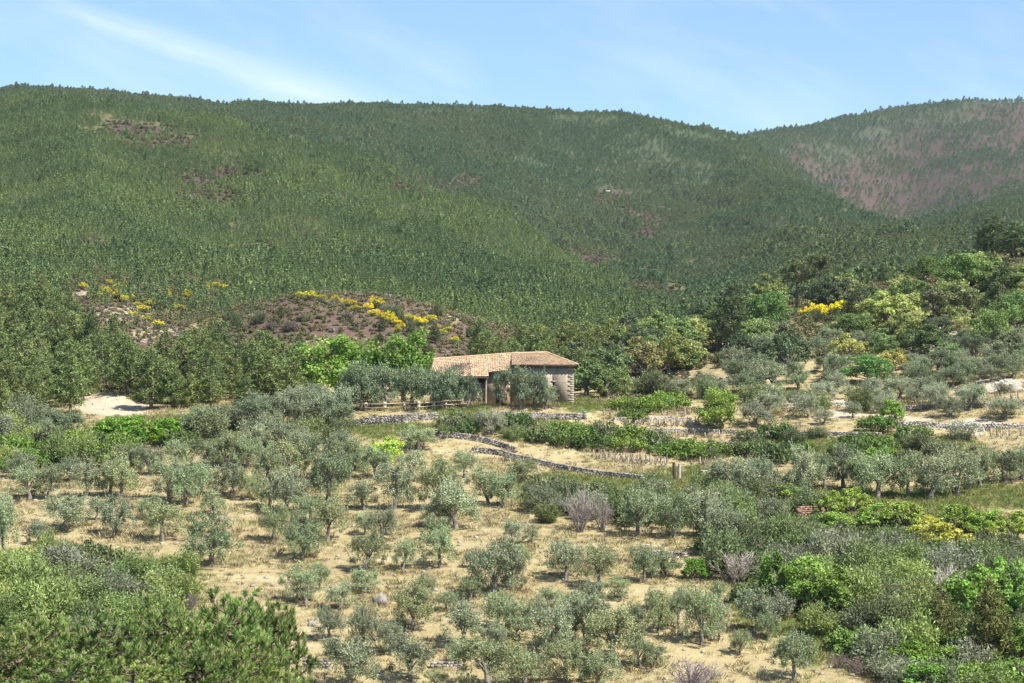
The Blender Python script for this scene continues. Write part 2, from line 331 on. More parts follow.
def plant_pine(seed, dome=.5, per=34):
    """bushy maritime pine: whorls of needle tufts"""
    rng = np.random.default_rng(seed); tm = MB(); cm = MB(); H = 9.0
    bend = rng.normal(size=2) * .25
    tube(tm, bez((0, 0, -.6), (bend[0], bend[1], 4), (bend[0] * .5, bend[1] * .5, 8.5), 8), np.linspace(.22, .05, 8), 6)
    C = []
    for z in np.arange(1.6, 8.7, .62):
        t = (z - 1.6) / 7.1; R = 2.5 * (1 - t) ** .62 * (1 if t > .12 else .75) * rng.uniform(.82, 1.1)
        nb = max(3, int(6.5 * R / 2.2 + 1)); a0 = rng.random() * 6.28
        for q in range(nb):
            a = a0 + q * 6.28 / nb + rng.normal() * .25
            for f in ((.95, .55) if R > 1.0 else (.8,)):
                rr = R * f * rng.uniform(.8, 1.12); C.append((rr * math.cos(a) + bend[0] * t, rr * math.sin(a) + bend[1] * t, z + .35 * f + rng.normal() * .15))
            if q % 2 == 0: tube(tm, bez((bend[0] * t, bend[1] * t, z - .2), (R * .5 * math.cos(a), R * .5 * math.sin(a), z), (R * .9 * math.cos(a), R * .9 * math.sin(a), z + .3), 4), [.06, .045, .03, .015], 4)
    C.append((bend[0] * .5, bend[1] * .5, 8.8)); C = np.array(C); n = len(C); k = np.repeat(np.arange(n), per); N = len(k)
    d = unit(rng.normal(size=(N, 3)) + np.array([0, 0, .55]) + .35 * unit(C[k] * np.array([1, 1, 0]) + 1e-6)); r = rng.uniform(.15, .62, N)
    P = C[k] + d * r[:, None]
    leaves(cm, rng, P, d + rng.normal(size=(N, 3)) * .3, rng.normal(size=(N, 3)) * .6 + d * .3 + np.array([0, 0, .7]), rng.uniform(.35, .62, N), rng.uniform(.09, .16, N), np.clip(.5 + .14 * rng.normal(size=n)[k] + .2 * rng.normal(size=N), 0, 1))
    return 5.4, 9.3, [('trunk', tm.mesh('pine_trunk', M_PBARK, True)), ('crown', cm.mesh('pine_crown', M_NEEDLE))]
def plant_umbrella(seed):
    rng = np.random.default_rng(seed); tm = MB(); cm = MB()
    tube(tm, bez((0, 0, -.6), (.3, .1, 4.5), (.1, 0, 9.5), 8), np.linspace(.22, .1, 8), 7)
    nl = 9; th = np.arange(nl) * 2.4; r = 2.2 * np.sqrt((np.arange(nl) + .4) / nl); L = np.stack([r * np.cos(th), r * np.sin(th), 9.2 + rng.normal(size=nl) * .7 - r * .3], 1)
    for q in range(nl): tube(tm, bez((.15, .05, 6.2 + .35 * q), (L[q][0] * .4, L[q][1] * .4, 8), L[q], 5), [.13, .11, .08, .06, .03], 5)
    nc = 60; k = np.arange(nc) % nl; C = L[k] + rdir(rng, nc) * rng.uniform(.4, 1.3, nc)[:, None] * np.array([1, 1, .75])
    C = np.concatenate([C, lobes(rng, 20, 7.2, 2.3, 1.0)]); nc = len(C)
    kk = np.repeat(np.arange(nc), 42); N = len(kk); d = unit(rng.normal(size=(N, 3)) + np.array([0, 0, .5])); P = C[kk] + d * rng.uniform(.1, .62, N)[:, None]
    leaves(cm, rng, P, d + rng.normal(size=(N, 3)) * .3, rng.normal(size=(N, 3)) * .6 + d * .3 + np.array([0, 0, .7]), rng.uniform(.35, .6, N), rng.uniform(.1, .16, N), np.clip(.5 + .25 * rng.normal(size=N), 0, 1))
    return 6.4, 10.8, [('trunk', tm.mesh('tall_pine_trunk', M_PBARK, True)), ('crown', cm.mesh('tall_pine_crown', M_NEEDLE))]
def plant_nearpine(seed, spread=1.0):
    """the pines close to the viewer: every shoot a bottle brush of long needles"""
    rng = np.random.default_rng(seed); tm = MB(); cm = MB(); fm = MB(); H = 7.6
    bend = rng.normal(size=2) * .3
    axis = bez((0, 0, -.6), (bend[0], bend[1], 3.8), (bend[0] * .3, bend[1] * .3, H), 10); tube(tm, axis, np.linspace(.16, .025, 10), 7)
    shoots = []; sdir = []
    for z in np.concatenate([np.arange(1.8, 6.0, .5), np.arange(6.0, H - .15, .34)]):
        t = (z - 1.6) / (H - 1.6); R = 2.75 * spread * (1 - t) ** .48 * rng.uniform(.85, 1.1); c = np.array([np.interp(z, axis[:, 2], axis[:, 0]), np.interp(z, axis[:, 2], axis[:, 1]), z])
        nb = 6 if R > .7 else 4; a0 = rng.random() * 6.28
        for q in range(nb):
            a = a0 + q * 6.283 / nb + rng.normal() * .2; o = np.array([math.cos(a), math.sin(a), 0]); tip = c + o * R + np.array([0, 0, .25 + R * .22 + rng.normal() * .1])
            P = bez(c, c + o * R * .5 + np.array([0, 0, .02]), tip, 6); tube(tm, P, np.linspace(.04, .012, 6), 5)
            ns = int(2 + R * 2.3)
            for w in range(ns):
                f = rng.uniform(.35, 1); b = np.array([np.interp(f, np.linspace(0, 1, 6), P[:, j]) for j in range(3)])
                e = b + unit(o * .5 + rng.normal(size=3) * .8 + np.array([0, 0, .35])) * rng.uniform(.2, .6) * (1.15 - .4 * f)
                tube(tm, [b, (b + e) / 2 + rng.normal(size=3) * .02, e], [.014, .012, .01], 4); shoots.append(e); sdir.append(unit(o * .3 + rng.normal(size=3) * .3 + np.array([0, 0, 1])))
            shoots.append(tip); sdir.append(unit(o * .25 + np.array([0, 0, 1.])))
    shoots.append(axis[-1]); sdir.append(np.array([0, 0, 1.])); S = np.array(shoots); Dd = np.array(sdir); n = len(S); per = 62
    k = np.repeat(np.arange(n), per); N = len(k); L = rng.uniform(.14, .28, n)[k]; t = rng.random(N)
    rad = unit(np.cross(Dd[k], rng.normal(size=(N, 3)))); base = S[k] - Dd[k] * .08 + Dd[k] * (L * t)[:, None]
    nd = unit(rad * (1.0 - .55 * t)[:, None] + Dd[k] * (.55 + .6 * t)[:, None] + rng.normal(size=(N, 3)) * .12); ln = rng.uniform(.15, .25, N)
    leaves(cm, rng, base + nd * ln[:, None] * .5, nd, rng.normal(size=(N, 3)) * .7 + rad * .4 + np.array([0, 0, .5]), ln, rng.uniform(.022, .036, N), np.clip(.5 + .22 * rng.normal(size=n)[k] + .2 * rng.normal(size=N), 0, 1))
    for q in range(0, n, 2):                                                     # pale new candles
        if Dd[q][2] > .75: tube(fm, [S[q] + Dd[q] * .12, S[q] + Dd[q] * .3, S[q] + Dd[q] * rng.uniform(.34, .46)], [.012, .013, .006], 4)
    return 5.6 * spread, 7.7, [('trunk', tm.mesh('near_pine_trunk', M_PBARK, True)), ('crown', cm.mesh('near_pine_crown', M_NEEDLE)), ('candles', fm.mesh('near_pine_candles', M_CANDLE))]
M_CANDLE = rough_mat('candle', (.34, .25, .12), (.42, .34, .17), 6.0)
def plant_bloom(seed):
    """broom in flower"""
    w, h, parts = plant_feather(seed, 1500)
    rng = np.random.default_rng(seed + 5); fm = MB(); nc = 24
    th = rng.random(nc) * 6.28; r = np.sqrt(rng.random(nc)) * 1.3; z = (2.2 - .75 * (r / 1.3) ** 2) * rng.uniform(.6, 1.02, nc)
    clumps(fm, rng, np.stack([r * np.cos(th), r * np.sin(th), z], 1), rng.uniform(.2, .36, nc), 34, .16, .12, up=.6, out=.6)
    return w, h, parts + [('blossom', fm.mesh('broom_blossom', M_FLOWER))]
def far_pine(name, seed, mat, n=130, H=5.2, W=3.4):
    rng = np.random.default_rng(seed); mb = MB(); z = rng.random(n) ** .85 * H * .86 + H * .14; t = z / H
    R = W / 2 * np.clip((1 - t) * 1.5, 0, 1) ** .7; a = rng.random(n) * 6.283; r = R * np.sqrt(rng.uniform(.2, 1, n))
    P = np.stack([r * np.cos(a), r * np.sin(a), z], 1); d = unit(np.stack([np.cos(a), np.sin(a), .7 + 0 * a], 1))
    leaves(mb, rng, P, d + rng.normal(size=(n, 3)) * .5, d * .7 + rng.normal(size=(n, 3)) * .45 + np.array([0, -.1, .6]), rng.uniform(.17, .3, n) * W, rng.uniform(.085, .15, n) * W, np.clip(.5 + .25 * rng.normal(size=n), 0, 1))
    tube(mb, [(0, 0, -.5), (0, 0, H * .3), (0, 0, H * .85)], [.12, .1, .05], 4, .05)
    return bpy.data.objects.new(name, mb.mesh(name, mat))
def tuft(name, seed, mat, n=26, H=.4, W=.35, wd=.03):
    rng = np.random.default_rng(seed); mb = MB(); a = rng.random(n) * 6.283; r = rng.random(n) * W * .5; h = H * rng.uniform(.5, 1.1, n)
    B = np.stack([r * np.cos(a), r * np.sin(a), np.zeros(n)], 1); d = unit(np.stack([np.cos(a) * .6, np.sin(a) * .6, 1 + 0 * a], 1) + rng.normal(size=(n, 3)) * .25)
    leaves(mb, rng, B + d * h[:, None] * .5, d, rng.normal(size=(n, 3)), h, wd, np.clip(.5 + .25 * rng.normal(size=n), 0, 1))
    return bpy.data.objects.new(name, mb.mesh(name, mat))
def mound(name, seed, mat, nc=9, per=16, W=1.2, H=.7, ln=.3, wd=.16):
    rng = np.random.default_rng(seed); mb = MB(); a = rng.random(nc) * 6.283; r = np.sqrt(rng.random(nc)) * W * .42
    C = np.stack([r * np.cos(a), r * np.sin(a), H * .55 * rng.uniform(.3, 1.2, nc)], 1); clumps(mb, rng, C, np.full(nc, W * .26), per, ln, wd, up=.7)
    return bpy.data.objects.new(name, mb.mesh(name, mat))

# ------------------------------------------------------------------ things
GL = 1.5
CURRENT = []            # every labelled plant: dict(obj, kind, px, py, look)
def empty(name, loc, rz=0.0, sc=(1, 1, 1)):
    o = bpy.data.objects.new(name, None); COL.objects.link(o); o.location = loc; o.rotation_euler = (0, 0, rz); o.scale = sc; o.empty_display_size = .3; return o
def part(name, me, parent, color=None):
    o = bpy.data.objects.new(name, me); COL.objects.link(o); o.parent = parent
    if color: o.color = (*color, 1)
    return o
def tag(o, label=None, cat=None, group=None, kind=None):
    if label: o['label'] = label
    if cat: o['category'] = cat
    if group: o['group'] = group
    if kind: o['kind'] = kind
    return o
PROTO = {}
def proto(fn, n, *a):
    if (fn, n) not in PROTO:
        PROTO[(fn, n)] = []
        for i in range(n):
            W, H, parts = fn(100 + 13 * i)
            me = parts[1][1]; co = np.empty(len(me.vertices) * 3, np.float32); me.vertices.foreach_get('co', co); co = co.reshape(-1, 3)
            ext = np.percentile(co, 98.5, 0) - np.percentile(co, 1.5, 0)
            PROTO[(fn, n)].append(((ext[0] + ext[1]) / 2, np.percentile(co[:, 2], 99), parts))
    return PROTO[(fn, n)]
rnd = random.Random(7)
KEEP = []               # single plants that nothing planted later may hide
PLACED = []             # (x, y, radius) for spacing
def plant(fn, nvar, name, cat, kind, px, py, wpx, hpx, color, look=None, group=None, label=None, D=None, crown_color=None, dmin=140, sink=.05):
    if D is None: x, D, z = ground_at(px, py, dmin)
    else: x = (px - 512) / F * D; z = float(zfun(x, D))
    W, H, parts = proto(fn, nvar)[rnd.randrange(nvar)]
    sx = wpx * D / F / W; sz = hpx * D / F / H
    sy = sx * rnd.uniform(.86, 1.16); t = empty(name, (x, D, z - sink), rnd.random() * 6.28, (sx, sy, sz * rnd.uniform(.93, 1.07)))
    if fn is plant_olive: t.rotation_euler[0] = rnd.gauss(0, .05); t.rotation_euler[1] = rnd.gauss(0, .05)
    for pn, me in parts:
        c = color
        if pn == 'blossom': c = crown_color or (.75, .55, .02)
        part(pn, me, t, tuple(min(.8, v * GL * (1.2 if fn is plant_oak else 1.12 if fn in (plant_bright, plant_lush) else 1)) for v in c) if pn != 'blossom' else c)
    tag(t, label, cat, group)
    PLACED.append((x, D, wpx * D / F * .5))
    if label: KEEP.append((px, HY - F * z / D, wpx, hpx, D))
    cx = 512 + F * x / D; cy = HY - F * z / D - hpx * .5
    CURRENT.append(dict(o=t, kind=kind, px=cx, py=cy, look=look, w=wpx, h=hpx, label=label))
    return t

def link_structure(name, me): o = bpy.data.objects.new(name, me); COL.objects.link(o); o['kind'] = 'structure'; return o
SKY = .088; CLOUD = 8.4; EXPO = 1.0; DENOISE = True; HAZE = .00004
# ------------------------------------------------------------------ land: zones painted as what grows or lies there
def ell(px, py, L, soft=.35):
    m = np.zeros_like(px)
    for (cx, cy, rx, ry) in L:
        d = np.sqrt(((px - cx) / rx) ** 2 + ((py - cy) / ry) ** 2); m = np.maximum(m, np.clip((1 + soft - d) / (2 * soft), 0, 1))
    return m
GREEN = [(40, 452, 90, 20), (985, 497, 60, 12), (880, 512, 120, 22), (560, 432, 50, 9), (720, 448, 60, 9), (455, 412, 40, 8), (585, 488, 70, 18), (700, 492, 80, 26), (860, 590, 130, 75), (850, 446, 120, 14),
         (590, 404, 26, 8), (950, 655, 110, 34), (70, 600, 130, 50), (540, 430, 60, 12), (385, 428, 60, 10), (180, 430, 100, 14), (770, 396, 60, 8)]
SAND = [(110, 405, 42, 13), (758, 352, 26, 18), (948, 326, 40, 10), (930, 346, 30, 12), (985, 387, 36, 5), (980, 426, 60, 5), (760, 372, 18, 8), (950, 545, 40, 8), (820, 404, 50, 4), (860, 418, 60, 4)]
SAND2 = [(100, 290, 30, 8), (128, 312, 26, 9), (150, 332, 22, 10), (165, 348, 16, 8)]
HEATH1 = [(335, 318, 125, 38), (128, 310, 66, 50), (650, 382, 45, 18), (470, 345, 80, 24)]
HEATHF = [(215, 180, 40, 10), (215, 198, 34, 8), (130, 128, 40, 8), (418, 188, 34, 10), (470, 180, 12, 9), (612, 200, 14, 12), (640, 228, 18, 26), (250, 255, 30, 6), (600, 262, 24, 10), (160, 145, 40, 7), (180,310,50,22), (660,290,30,10)]
PURPLE = [(960, 185, 120, 60), (850, 190, 60, 28), (1010, 120, 50, 22), (800, 160, 24, 14), (880, 215, 70, 24), (1100, 160, 140, 80)]
def zones(px, py, D):
    px0 = px; px = px + 60 * (fbm(px / 45, py / 16, 61) - .5) + 22 * (fbm(px / 11, py / 5, 63) - .5); py = py + 16 * (fbm(px / 38, py / 14, 67) - .5)
    g = ell(px, py, GREEN) * (D < 330); s = np.maximum(ell(px, py, SAND, .25) * (D < 400), .56 * ell(px, py, SAND2, .6) * ((D > 300) & (D < 520)))
    h = np.maximum(ell(px, py, HEATH1) * ((D > 285) & (D < 520)), np.maximum(ell(px, py, HEATHF, .5) * (D > 430) * .9, ell(px, py, PURPLE, .6) * (D > 2000)))
    f = np.clip((D - 415) / 30, 0, 1); f = np.maximum(f, ((px0 < 160) & (D > 300)) * 1.0)
    f = np.maximum(f, np.clip((D - 300) / 40, 0, 1) * .55 * (px > 560))
    return g, s, h, f * (1 - s)
ys = np.concatenate([np.arange(-90, 20, 10.), np.arange(20, 130, 2.5), np.arange(130, 300, .6), np.arange(300, 520, 1.6), np.arange(520, 1250, 5.), np.arange(1250, 3000, 12.), np.arange(3000, 6000, 120.)])
us = np.concatenate([np.linspace(-.75, -.28, 50)[:-1], np.linspace(-.28, .28, 420), np.linspace(.28, .75, 50)[1:]])
XX = us[None, :] * (np.maximum(ys, 0)[:, None] + 110); YY = np.repeat(ys[:, None], len(us), 1)
ZZ = zfun(XX, YY); _y = np.maximum(YY, 4)
g, s_, h_, f_ = zones(512 + F * XX / _y, HY - F * ZZ / _y, YY)
g = np.where(YY < 140, .8, g)
mb = MB(); nr, nc_ = XX.shape
i = (np.arange(nr - 1)[:, None] * nc_ + np.arange(nc_ - 1)[None]); mb.add(np.stack([XX, YY, ZZ], -1).reshape(-1, 3), np.stack([i, i + 1, i + nc_ + 1, i + nc_], -1).reshape(-1, 4))
def ground_material():
    m = bpy.data.materials.new('hillside_ground'); nt, N, L = nodes_of(m)
    P = N.new('ShaderNodeNewGeometry').outputs['Position']
    a = N.new('ShaderNodeAttribute'); a.attribute_name = 'zone'; sep = N.new('ShaderNodeSeparateColor'); L.new(a.outputs['Color'], sep.inputs[0])
    nb = noise(nt, P, .12, 5); nm = noise(nt, P, .9, 5, .65); nf = noise(nt, P, 4.5, 4, .7)
    tr = N.new('ShaderNodeMapping'); tr.inputs['Scale'].default_value = (.05, .42, 0); L.new(P, tr.inputs['Vector']); nt_ = noise(nt, tr.outputs[0], 1.0, 4, .6)   # faint terrace strips across the slope
    straw = mix(nt, mrange(nt, nb, .38, .62, 0, 1), (.385, .315, .16), (.325, .258, .13))
    straw = mix(nt, mrange(nt, nt_, .52, .66, 0, .8), straw, (.285, .21, .11))
    straw = mix(nt, mrange(nt, nt_, .46, .34, 0, .7), straw, (.44, .375, .215))
    straw = mix(nt, mrange(nt, nm, .54, .68, 0, .7), straw, (.205, .19, .075))
    straw = mix(nt, mrange(nt, nm, .44, .30, 0, .7), straw, (.46, .38, .24))
    straw = mix(nt, mrange(nt, nf, .54, .7, 0, .7), straw, (.50, .43, .27))
    straw = mix(nt, mrange(nt, nf, .45, .28, 0, .85), straw, (.13, .09, .05))
    green = mix(nt, mrange(nt, nm, .35, .65, 0, 1), (0.061, 0.090, 0.022), (0.137, 0.158, 0.047)); green = mix(nt, mrange(nt, nf, .5, .7, 0, .6), green, (0.194, 0.180, 0.079))
    sand = mix(nt, mrange(nt, nm, .35, .65, 0, 1), (.54, .46, .33), (.42, .34, .23)); sand = mix(nt, mrange(nt, nf, .42, .25, 0, .6), sand, (0.173, 0.137, 0.094))
    heath = mix(nt, mrange(nt, nm, .4, .6, 0, 1), (0.112, 0.068, 0.058), (0.144, 0.104, 0.072)); heath = mix(nt, mrange(nt, nb, .55, .7, 0, .8), heath, (0.094, 0.086, 0.040)); heath = mix(nt, mrange(nt, nf, .6, .75, 0, .7), heath, (0.216, 0.180, 0.158))
    spo = N.new('ShaderNodeSeparateXYZ'); L.new(P, spo.inputs[0]); fh = mix(nt, mrange(nt, nb, .4, .6, 0, 1), (.085, .054, .045), (.074, .058, .041)); heath = mix(nt, mrange(nt, spo.outputs[1], 560, 700, 0, 1), heath, fh)
    forest = mix(nt, mrange(nt, nm, .4, .6, 0, 1), (.075, .085, .036), (.13, .115, .06)); forest = mix(nt, mrange(nt, spo.outputs[1], 1100, 1500, 0, 1), forest, (.062, .078, .040))
    def edge(s):
        ad = N.new('ShaderNodeMath'); ad.operation = 'ADD'; L.new(s, ad.inputs[0]); L.new(mrange(nt, nm, .3, .7, -.35, .35), ad.inputs[1]); return mrange(nt, ad.outputs[0], .35, .65, 0, 1)
    c = mix(nt, edge(sep.outputs[0]), straw, green); c = mix(nt, edge(a.outputs['Alpha']), c, forest); c = mix(nt, edge(sep.outputs[2]), c, heath); c = mix(nt, edge(sep.outputs[1]), c, sand)
    p = N.new('ShaderNodeBsdfPrincipled'); L.new(c, p.inputs['Base Color']); p.inputs['Roughness'].default_value = .95; p.inputs['Specular IOR Level'].default_value = .1
    b = N.new('ShaderNodeBump'); b.inputs['Strength'].default_value = .7; b.inputs['Distance'].default_value = .25
    ad = N.new('ShaderNodeMath'); ad.operation = 'ADD'; L.new(nm, ad.inputs[0]); L.new(nf, ad.inputs[1]); L.new(ad.outputs[0], b.inputs['Height']); L.new(b.outputs[0], p.inputs['Normal'])
    o = N.new('ShaderNodeOutputMaterial'); L.new(p.outputs[0], o.inputs[0]); return m
me = mb.mesh('ground', ground_material(), True)
za = me.attributes.new('zone', 'FLOAT_COLOR', 'POINT'); za.data.foreach_set('color', np.stack([g, s_, h_, f_], -1).reshape(-1).astype(np.float32))
link_structure('ground', me)

# ------------------------------------------------------------------ scattered stuff
def collection_of(name, objs):
    c = bpy.data.collections.new(name)
    for o in objs: c.objects.link(o)
    return c
def scatter(name, label, coll, P, sc, seed=0):
    rng = np.random.default_rng(seed); n = len(P); me = bpy.data.meshes.new(name); me.vertices.add(n); me.vertices.foreach_set('co', np.asarray(P, np.float32).ravel())
    for an, ty, d in (('sc', 'FLOAT', sc), ('rz', 'FLOAT', rng.random(n) * 6.283), ('ti', 'INT', rng.integers(0, len(coll.objects), n))):
        a = me.attributes.new(an, ty, 'POINT'); a.data.foreach_set('value', np.asarray(d, np.int32 if ty == 'INT' else np.float32))
    o = bpy.data.objects.new(name, me); COL.objects.link(o); tag(o, label, kind='stuff')
    ng = bpy.data.node_groups.new(name, 'GeometryNodeTree'); N, L = ng.nodes, ng.links
    ng.interface.new_socket('Geometry', in_out='INPUT', socket_type='NodeSocketGeometry'); ng.interface.new_socket('Geometry', in_out='OUTPUT', socket_type='NodeSocketGeometry')
    gi = N.new('NodeGroupInput'); go = N.new('NodeGroupOutput'); ip = N.new('GeometryNodeInstanceOnPoints'); ci = N.new('GeometryNodeCollectionInfo')
    ci.inputs[0].default_value = coll; ci.inputs['Separate Children'].default_value = True; ci.inputs['Reset Children'].default_value = True
    def attr(an, ty): a = N.new('GeometryNodeInputNamedAttribute'); a.data_type = ty; a.inputs[0].default_value = an; return a.outputs[0]
    cx = N.new('ShaderNodeCombineXYZ'); L.new(attr('rz', 'FLOAT'), cx.inputs[2]); er = N.new('FunctionNodeEulerToRotation'); L.new(cx.outputs[0], er.inputs[0])
    L.new(gi.outputs[0], ip.inputs['Points']); L.new(ci.outputs[0], ip.inputs['Instance']); ip.inputs['Pick Instance'].default_value = True
    L.new(attr('ti', 'INT'), ip.inputs['Instance Index']); L.new(er.outputs[0], ip.inputs['Rotation']); L.new(attr('sc', 'FLOAT'), ip.inputs['Scale']); L.new(ip.outputs[0], go.inputs[0])
    md = o.modifiers.new('scatter', 'NODES'); md.node_group = ng; return o
def grid_points(y0, y1, s, rng, half=.30, jit=.48):
    w = half * y1 + 10; xs = np.arange(-w, w, s); yy = np.arange(y0, y1, s); X, Yv = np.meshgrid(xs, yy); X = X.ravel() + rng.uniform(-jit, jit, X.size) * s; Yv = Yv.ravel() + rng.uniform(-jit, jit, Yv.size) * s
    k = np.abs(X) < half * Yv + 8; return X[k], Yv[k]
rng = np.random.default_rng(5)
mspur = leaf_mat('spur_needles', (.195, .252, .10), trans=.25, vary=.22, tone=(.84, 1.16), spec=.08, patch=((.13, .185, .085), .016))
mback = leaf_mat('ridge_needles', (.118, .178, .088), trans=.25, vary=.22, tone=(.84, 1.16), spec=.08, patch=((.16, .195, .088), .010))
spur_c = collection_of('spur pines', [far_pine('spur_pine', 300 + q, mspur, 130, 4.0, 2.2) for q in range(5)])
back_c = collection_of('ridge pines', [far_pine('ridge_pine', 330 + q, mback, 110, 4.4, 3.4) for q in range(5)])
def forest(name, label, coll, y0, y1, s, dens, seed, sc0=.6, sc1=1.15):
    r = np.random.default_rng(seed); X, Yv = grid_points(y0, y1, s, r); Z = zfun(X, Yv); px = 512 + F * X / Yv; py = HY - F * Z / Yv
    k = (visible_by(px, Yv, 5) > -14) & (r.random(len(X)) < dens(px, py, Yv, X)); X, Yv, Z = X[k], Yv[k], Z[k]
    big = .6 + .8 * fbm(X / 22, Yv / 22, seed); big = big * np.where(r.random(len(X)) < .06, 1.5, 1)
    scatter(name, label, coll, np.stack([X, Yv, Z - .2], 1), r.uniform(sc0, sc1, len(X)) * big, seed); return len(X)
def dens_spur(px, py, D, X):
    h = zones(px, py, D)[2]; d = .85 + 2.6 * (fbm(X / 26, D / 36, 41) - .43); hh = np.clip((h + 1.3 * (fbm(X / 13, D / 20, 83) - .5) - .2) * 3, 0, 1); d = np.where(D > 520, d * (1 - .93 * hh), np.where(h > .35, .12, d)); d = np.where(D > 1820, d * np.clip((fbm(X / 40, D / 60, 99) - .38) * 5, .3, 1), d); return np.where((px < 170) & (D < 440), 0, d)
def dens_right(px, py, D, X):
    h = zones(px, py, D)[2]; c = fbm(X / 90, D / 140, 57); d = np.where(h > .3, .28 + .75 * np.clip((c - .5) * 7, 0, 1), .8); return np.clip(d, 0, 1)
def on_spur(px, py): return py > np.interp(px, [0, 520, 600, 680, 720], [0, 0, 262, 330, 420]) - 14 * (vnoise(px / 9, py / 9, 77) - .5)
n1 = forest('pine_forest', 'dense yellow-green pine forest covering the long nearer spur', spur_c, 432, 1180, 1.85, lambda px, py, D, X: dens_spur(px, py, D, X) * on_spur(px, py), 1)
n0 = forest('valley_forest', 'darker pine forest filling the valley between the spur and the wooded slope', back_c, 432, 1180, 2.8, lambda px, py, D, X: dens_spur(px, py, D, X) * ~on_spur(px, py), 9, .6, 1.1)
n2 = forest('ridge_forest', 'blue-green pine forest on the far ridge below the skyline', back_c, 1180, 1960, 2.8, dens_spur, 2)
n3 = forest('scattered_forest', 'sparse dark pines over the purple heath of the farthest ridge', back_c, 2000, 2960, 5.6, dens_right, 3, .9, 1.7)
# scrub of the heath
mh1 = leaf_mat('heather', (.205, .14, .09), patch=((.16, .165, .07), .08)); mh2 = leaf_mat('dry_gorse', (.24, .22, .08), patch=((.11, .12, .06), .1)); mh3 = leaf_mat('pale_scrub', (.25, .23, .19))
mgr = leaf_mat('scrub_green', (.13, .155, .065), patch=((.18, .18, .08), .1))
heath_c = collection_of('heath', [mound('heath_mound', 400 + q, m) for q, m in enumerate((mh1, mh1, mh2, mh3, mgr, mh2))])
X, Yv = grid_points(290, 520, 1.3, rng); Z = zfun(X, Yv); px = 512 + F * X / Yv; py = HY - F * Z / Yv
k = (zones(px, py, Yv)[2] > .3) & (visible_by(px, Yv, 1) > -8) & (rng.random(len(X)) < .58)
Xf, Yf = grid_points(520, 1600, 3.0, rng); Zf = zfun(Xf, Yf); pxf = 512 + F * Xf / Yf; pyf = HY - F * Zf / Yf
kf = (zones(pxf, pyf, Yf)[2] > .25) & (visible_by(pxf, Yf, 2) > -8) & (rng.random(len(Xf)) < .7)
farm1 = leaf_mat('brown_scrub', (.15, .115, .06), patch=((.12, .145, .06), .06), vary=.3); farm2 = leaf_mat('olive_scrub', (.13, .15, .06), vary=.3)
far_c = collection_of('far scrub', [mound('far_scrub', 480 + q, m, W=2.4, H=1.3, ln=.7, wd=.4) for q, m in enumerate((farm1, farm2, farm1))])
scatter('hill_scrub', 'brown and olive scrub in the clearings of the pine hills', far_c, np.stack([Xf, Yf, Zf], 1)[kf], rng.uniform(.5, 1.2, kf.sum()), 14)
scatter('heath_scrub', 'low brown and purple heather on the bare hillock', heath_c, np.stack([X, Yv, Z], 1)[k], rng.uniform(.5, 1.3, k.sum()), 4)
under_c = collection_of('understorey', [mound('understorey_mound', 420 + q, m, W=2.2, H=1.4, ln=.45, wd=.25) for q, m in enumerate((mgr, mgr, mh2, mh1))])
X, Yv = grid_points(300, 620, 2.4, rng); Z = zfun(X, Yv); px = 512 + F * X / Yv; py = HY - F * Z / Yv
_g, _s, _h, _f = zones(px, py, Yv)
k = (_f > .4) & (_s < .3) & (visible_by(px, Yv, 1) > -8) & (rng.random(len(X)) < .8)
scatter('undergrowth', 'dark green undergrowth below the pines and oaks', under_c, np.stack([X, Yv, Z - .1], 1)[k], rng.uniform(.5, 1.2, k.sum()), 5)
X, Yv = grid_points(146, 300, 2.3, rng, .45); Z = zfun(X, Yv); px = 512 + F * X / Yv
k = ((px > 1045) | (px < -22)) & (px > -420) & (px < 1450) & (rng.random(len(X)) < np.clip((fbm(X / 9, Yv / 9, 201) - .35) * 4, 0, .85))
scatter('thicket', 'grey-green scrub on the slopes to both sides of the grove', under_c, np.stack([X, Yv, Z - .1], 1)[k], rng.uniform(.7, 1.7, k.sum()), 15)
# grass
mst = leaf_mat('dry_grass', (.38, .32, .16), trans=.3, patch=((.25, .26, .09), .3)); mst2 = leaf_mat('dead_grass', (.50, .43, .27), trans=.3); mgg = leaf_mat('green_grass', (.15, .20, .05), trans=.35, patch=((.24, .24, .08), .25)); mdk = leaf_mat('dead_weed', (.17, .13, .085))
dry_c = collection_of('dry grass', [tuft('dry_tuft', 440 + q, m, 22, .42, .6, .04) for q, m in enumerate((mst, mst, mst2, mdk, mdk))])
grn_c = collection_of('green grass', [tuft('green_tuft', 450 + q, m, 26, .45, .5, .04) for q, m in enumerate((mgg, mgg, mst))])
X, Yv = grid_points(142, 300, .62, rng, .28); Z = zfun(X, Yv); px = 512 + F * X / Yv; py = HY - F * Z / Yv
_g, _s, _h, _f = zones(px, py, Yv); q = rng.random(len(X)); patchy = fbm(X / 5, Yv / 5, 91)
k1 = (_g < .45) & (_s < .4) & (q < np.clip((patchy - .36) * 4, .15, .9)) & (_h < .4); k2 = (_g >= .45) & (q < .75)
scatter('dry_grass', 'dry straw-coloured grass on the olive slope', dry_c, np.stack([X, Yv, Z], 1)[k1], rng.uniform(.55, 1.3, k1.sum()) * np.where(rng.random(k1.sum()) < .06, 1.9, 1), 6)
scatter('green_grass', 'fresh green grass on the damp terraces', grn_c, np.stack([X, Yv, Z], 1)[k2], rng.uniform(.6, 1.5, k2.sum()), 7)
print('forest', n1, n2, n3, 'heath', k.sum(), 'grass', k1.sum(), k2.sum())

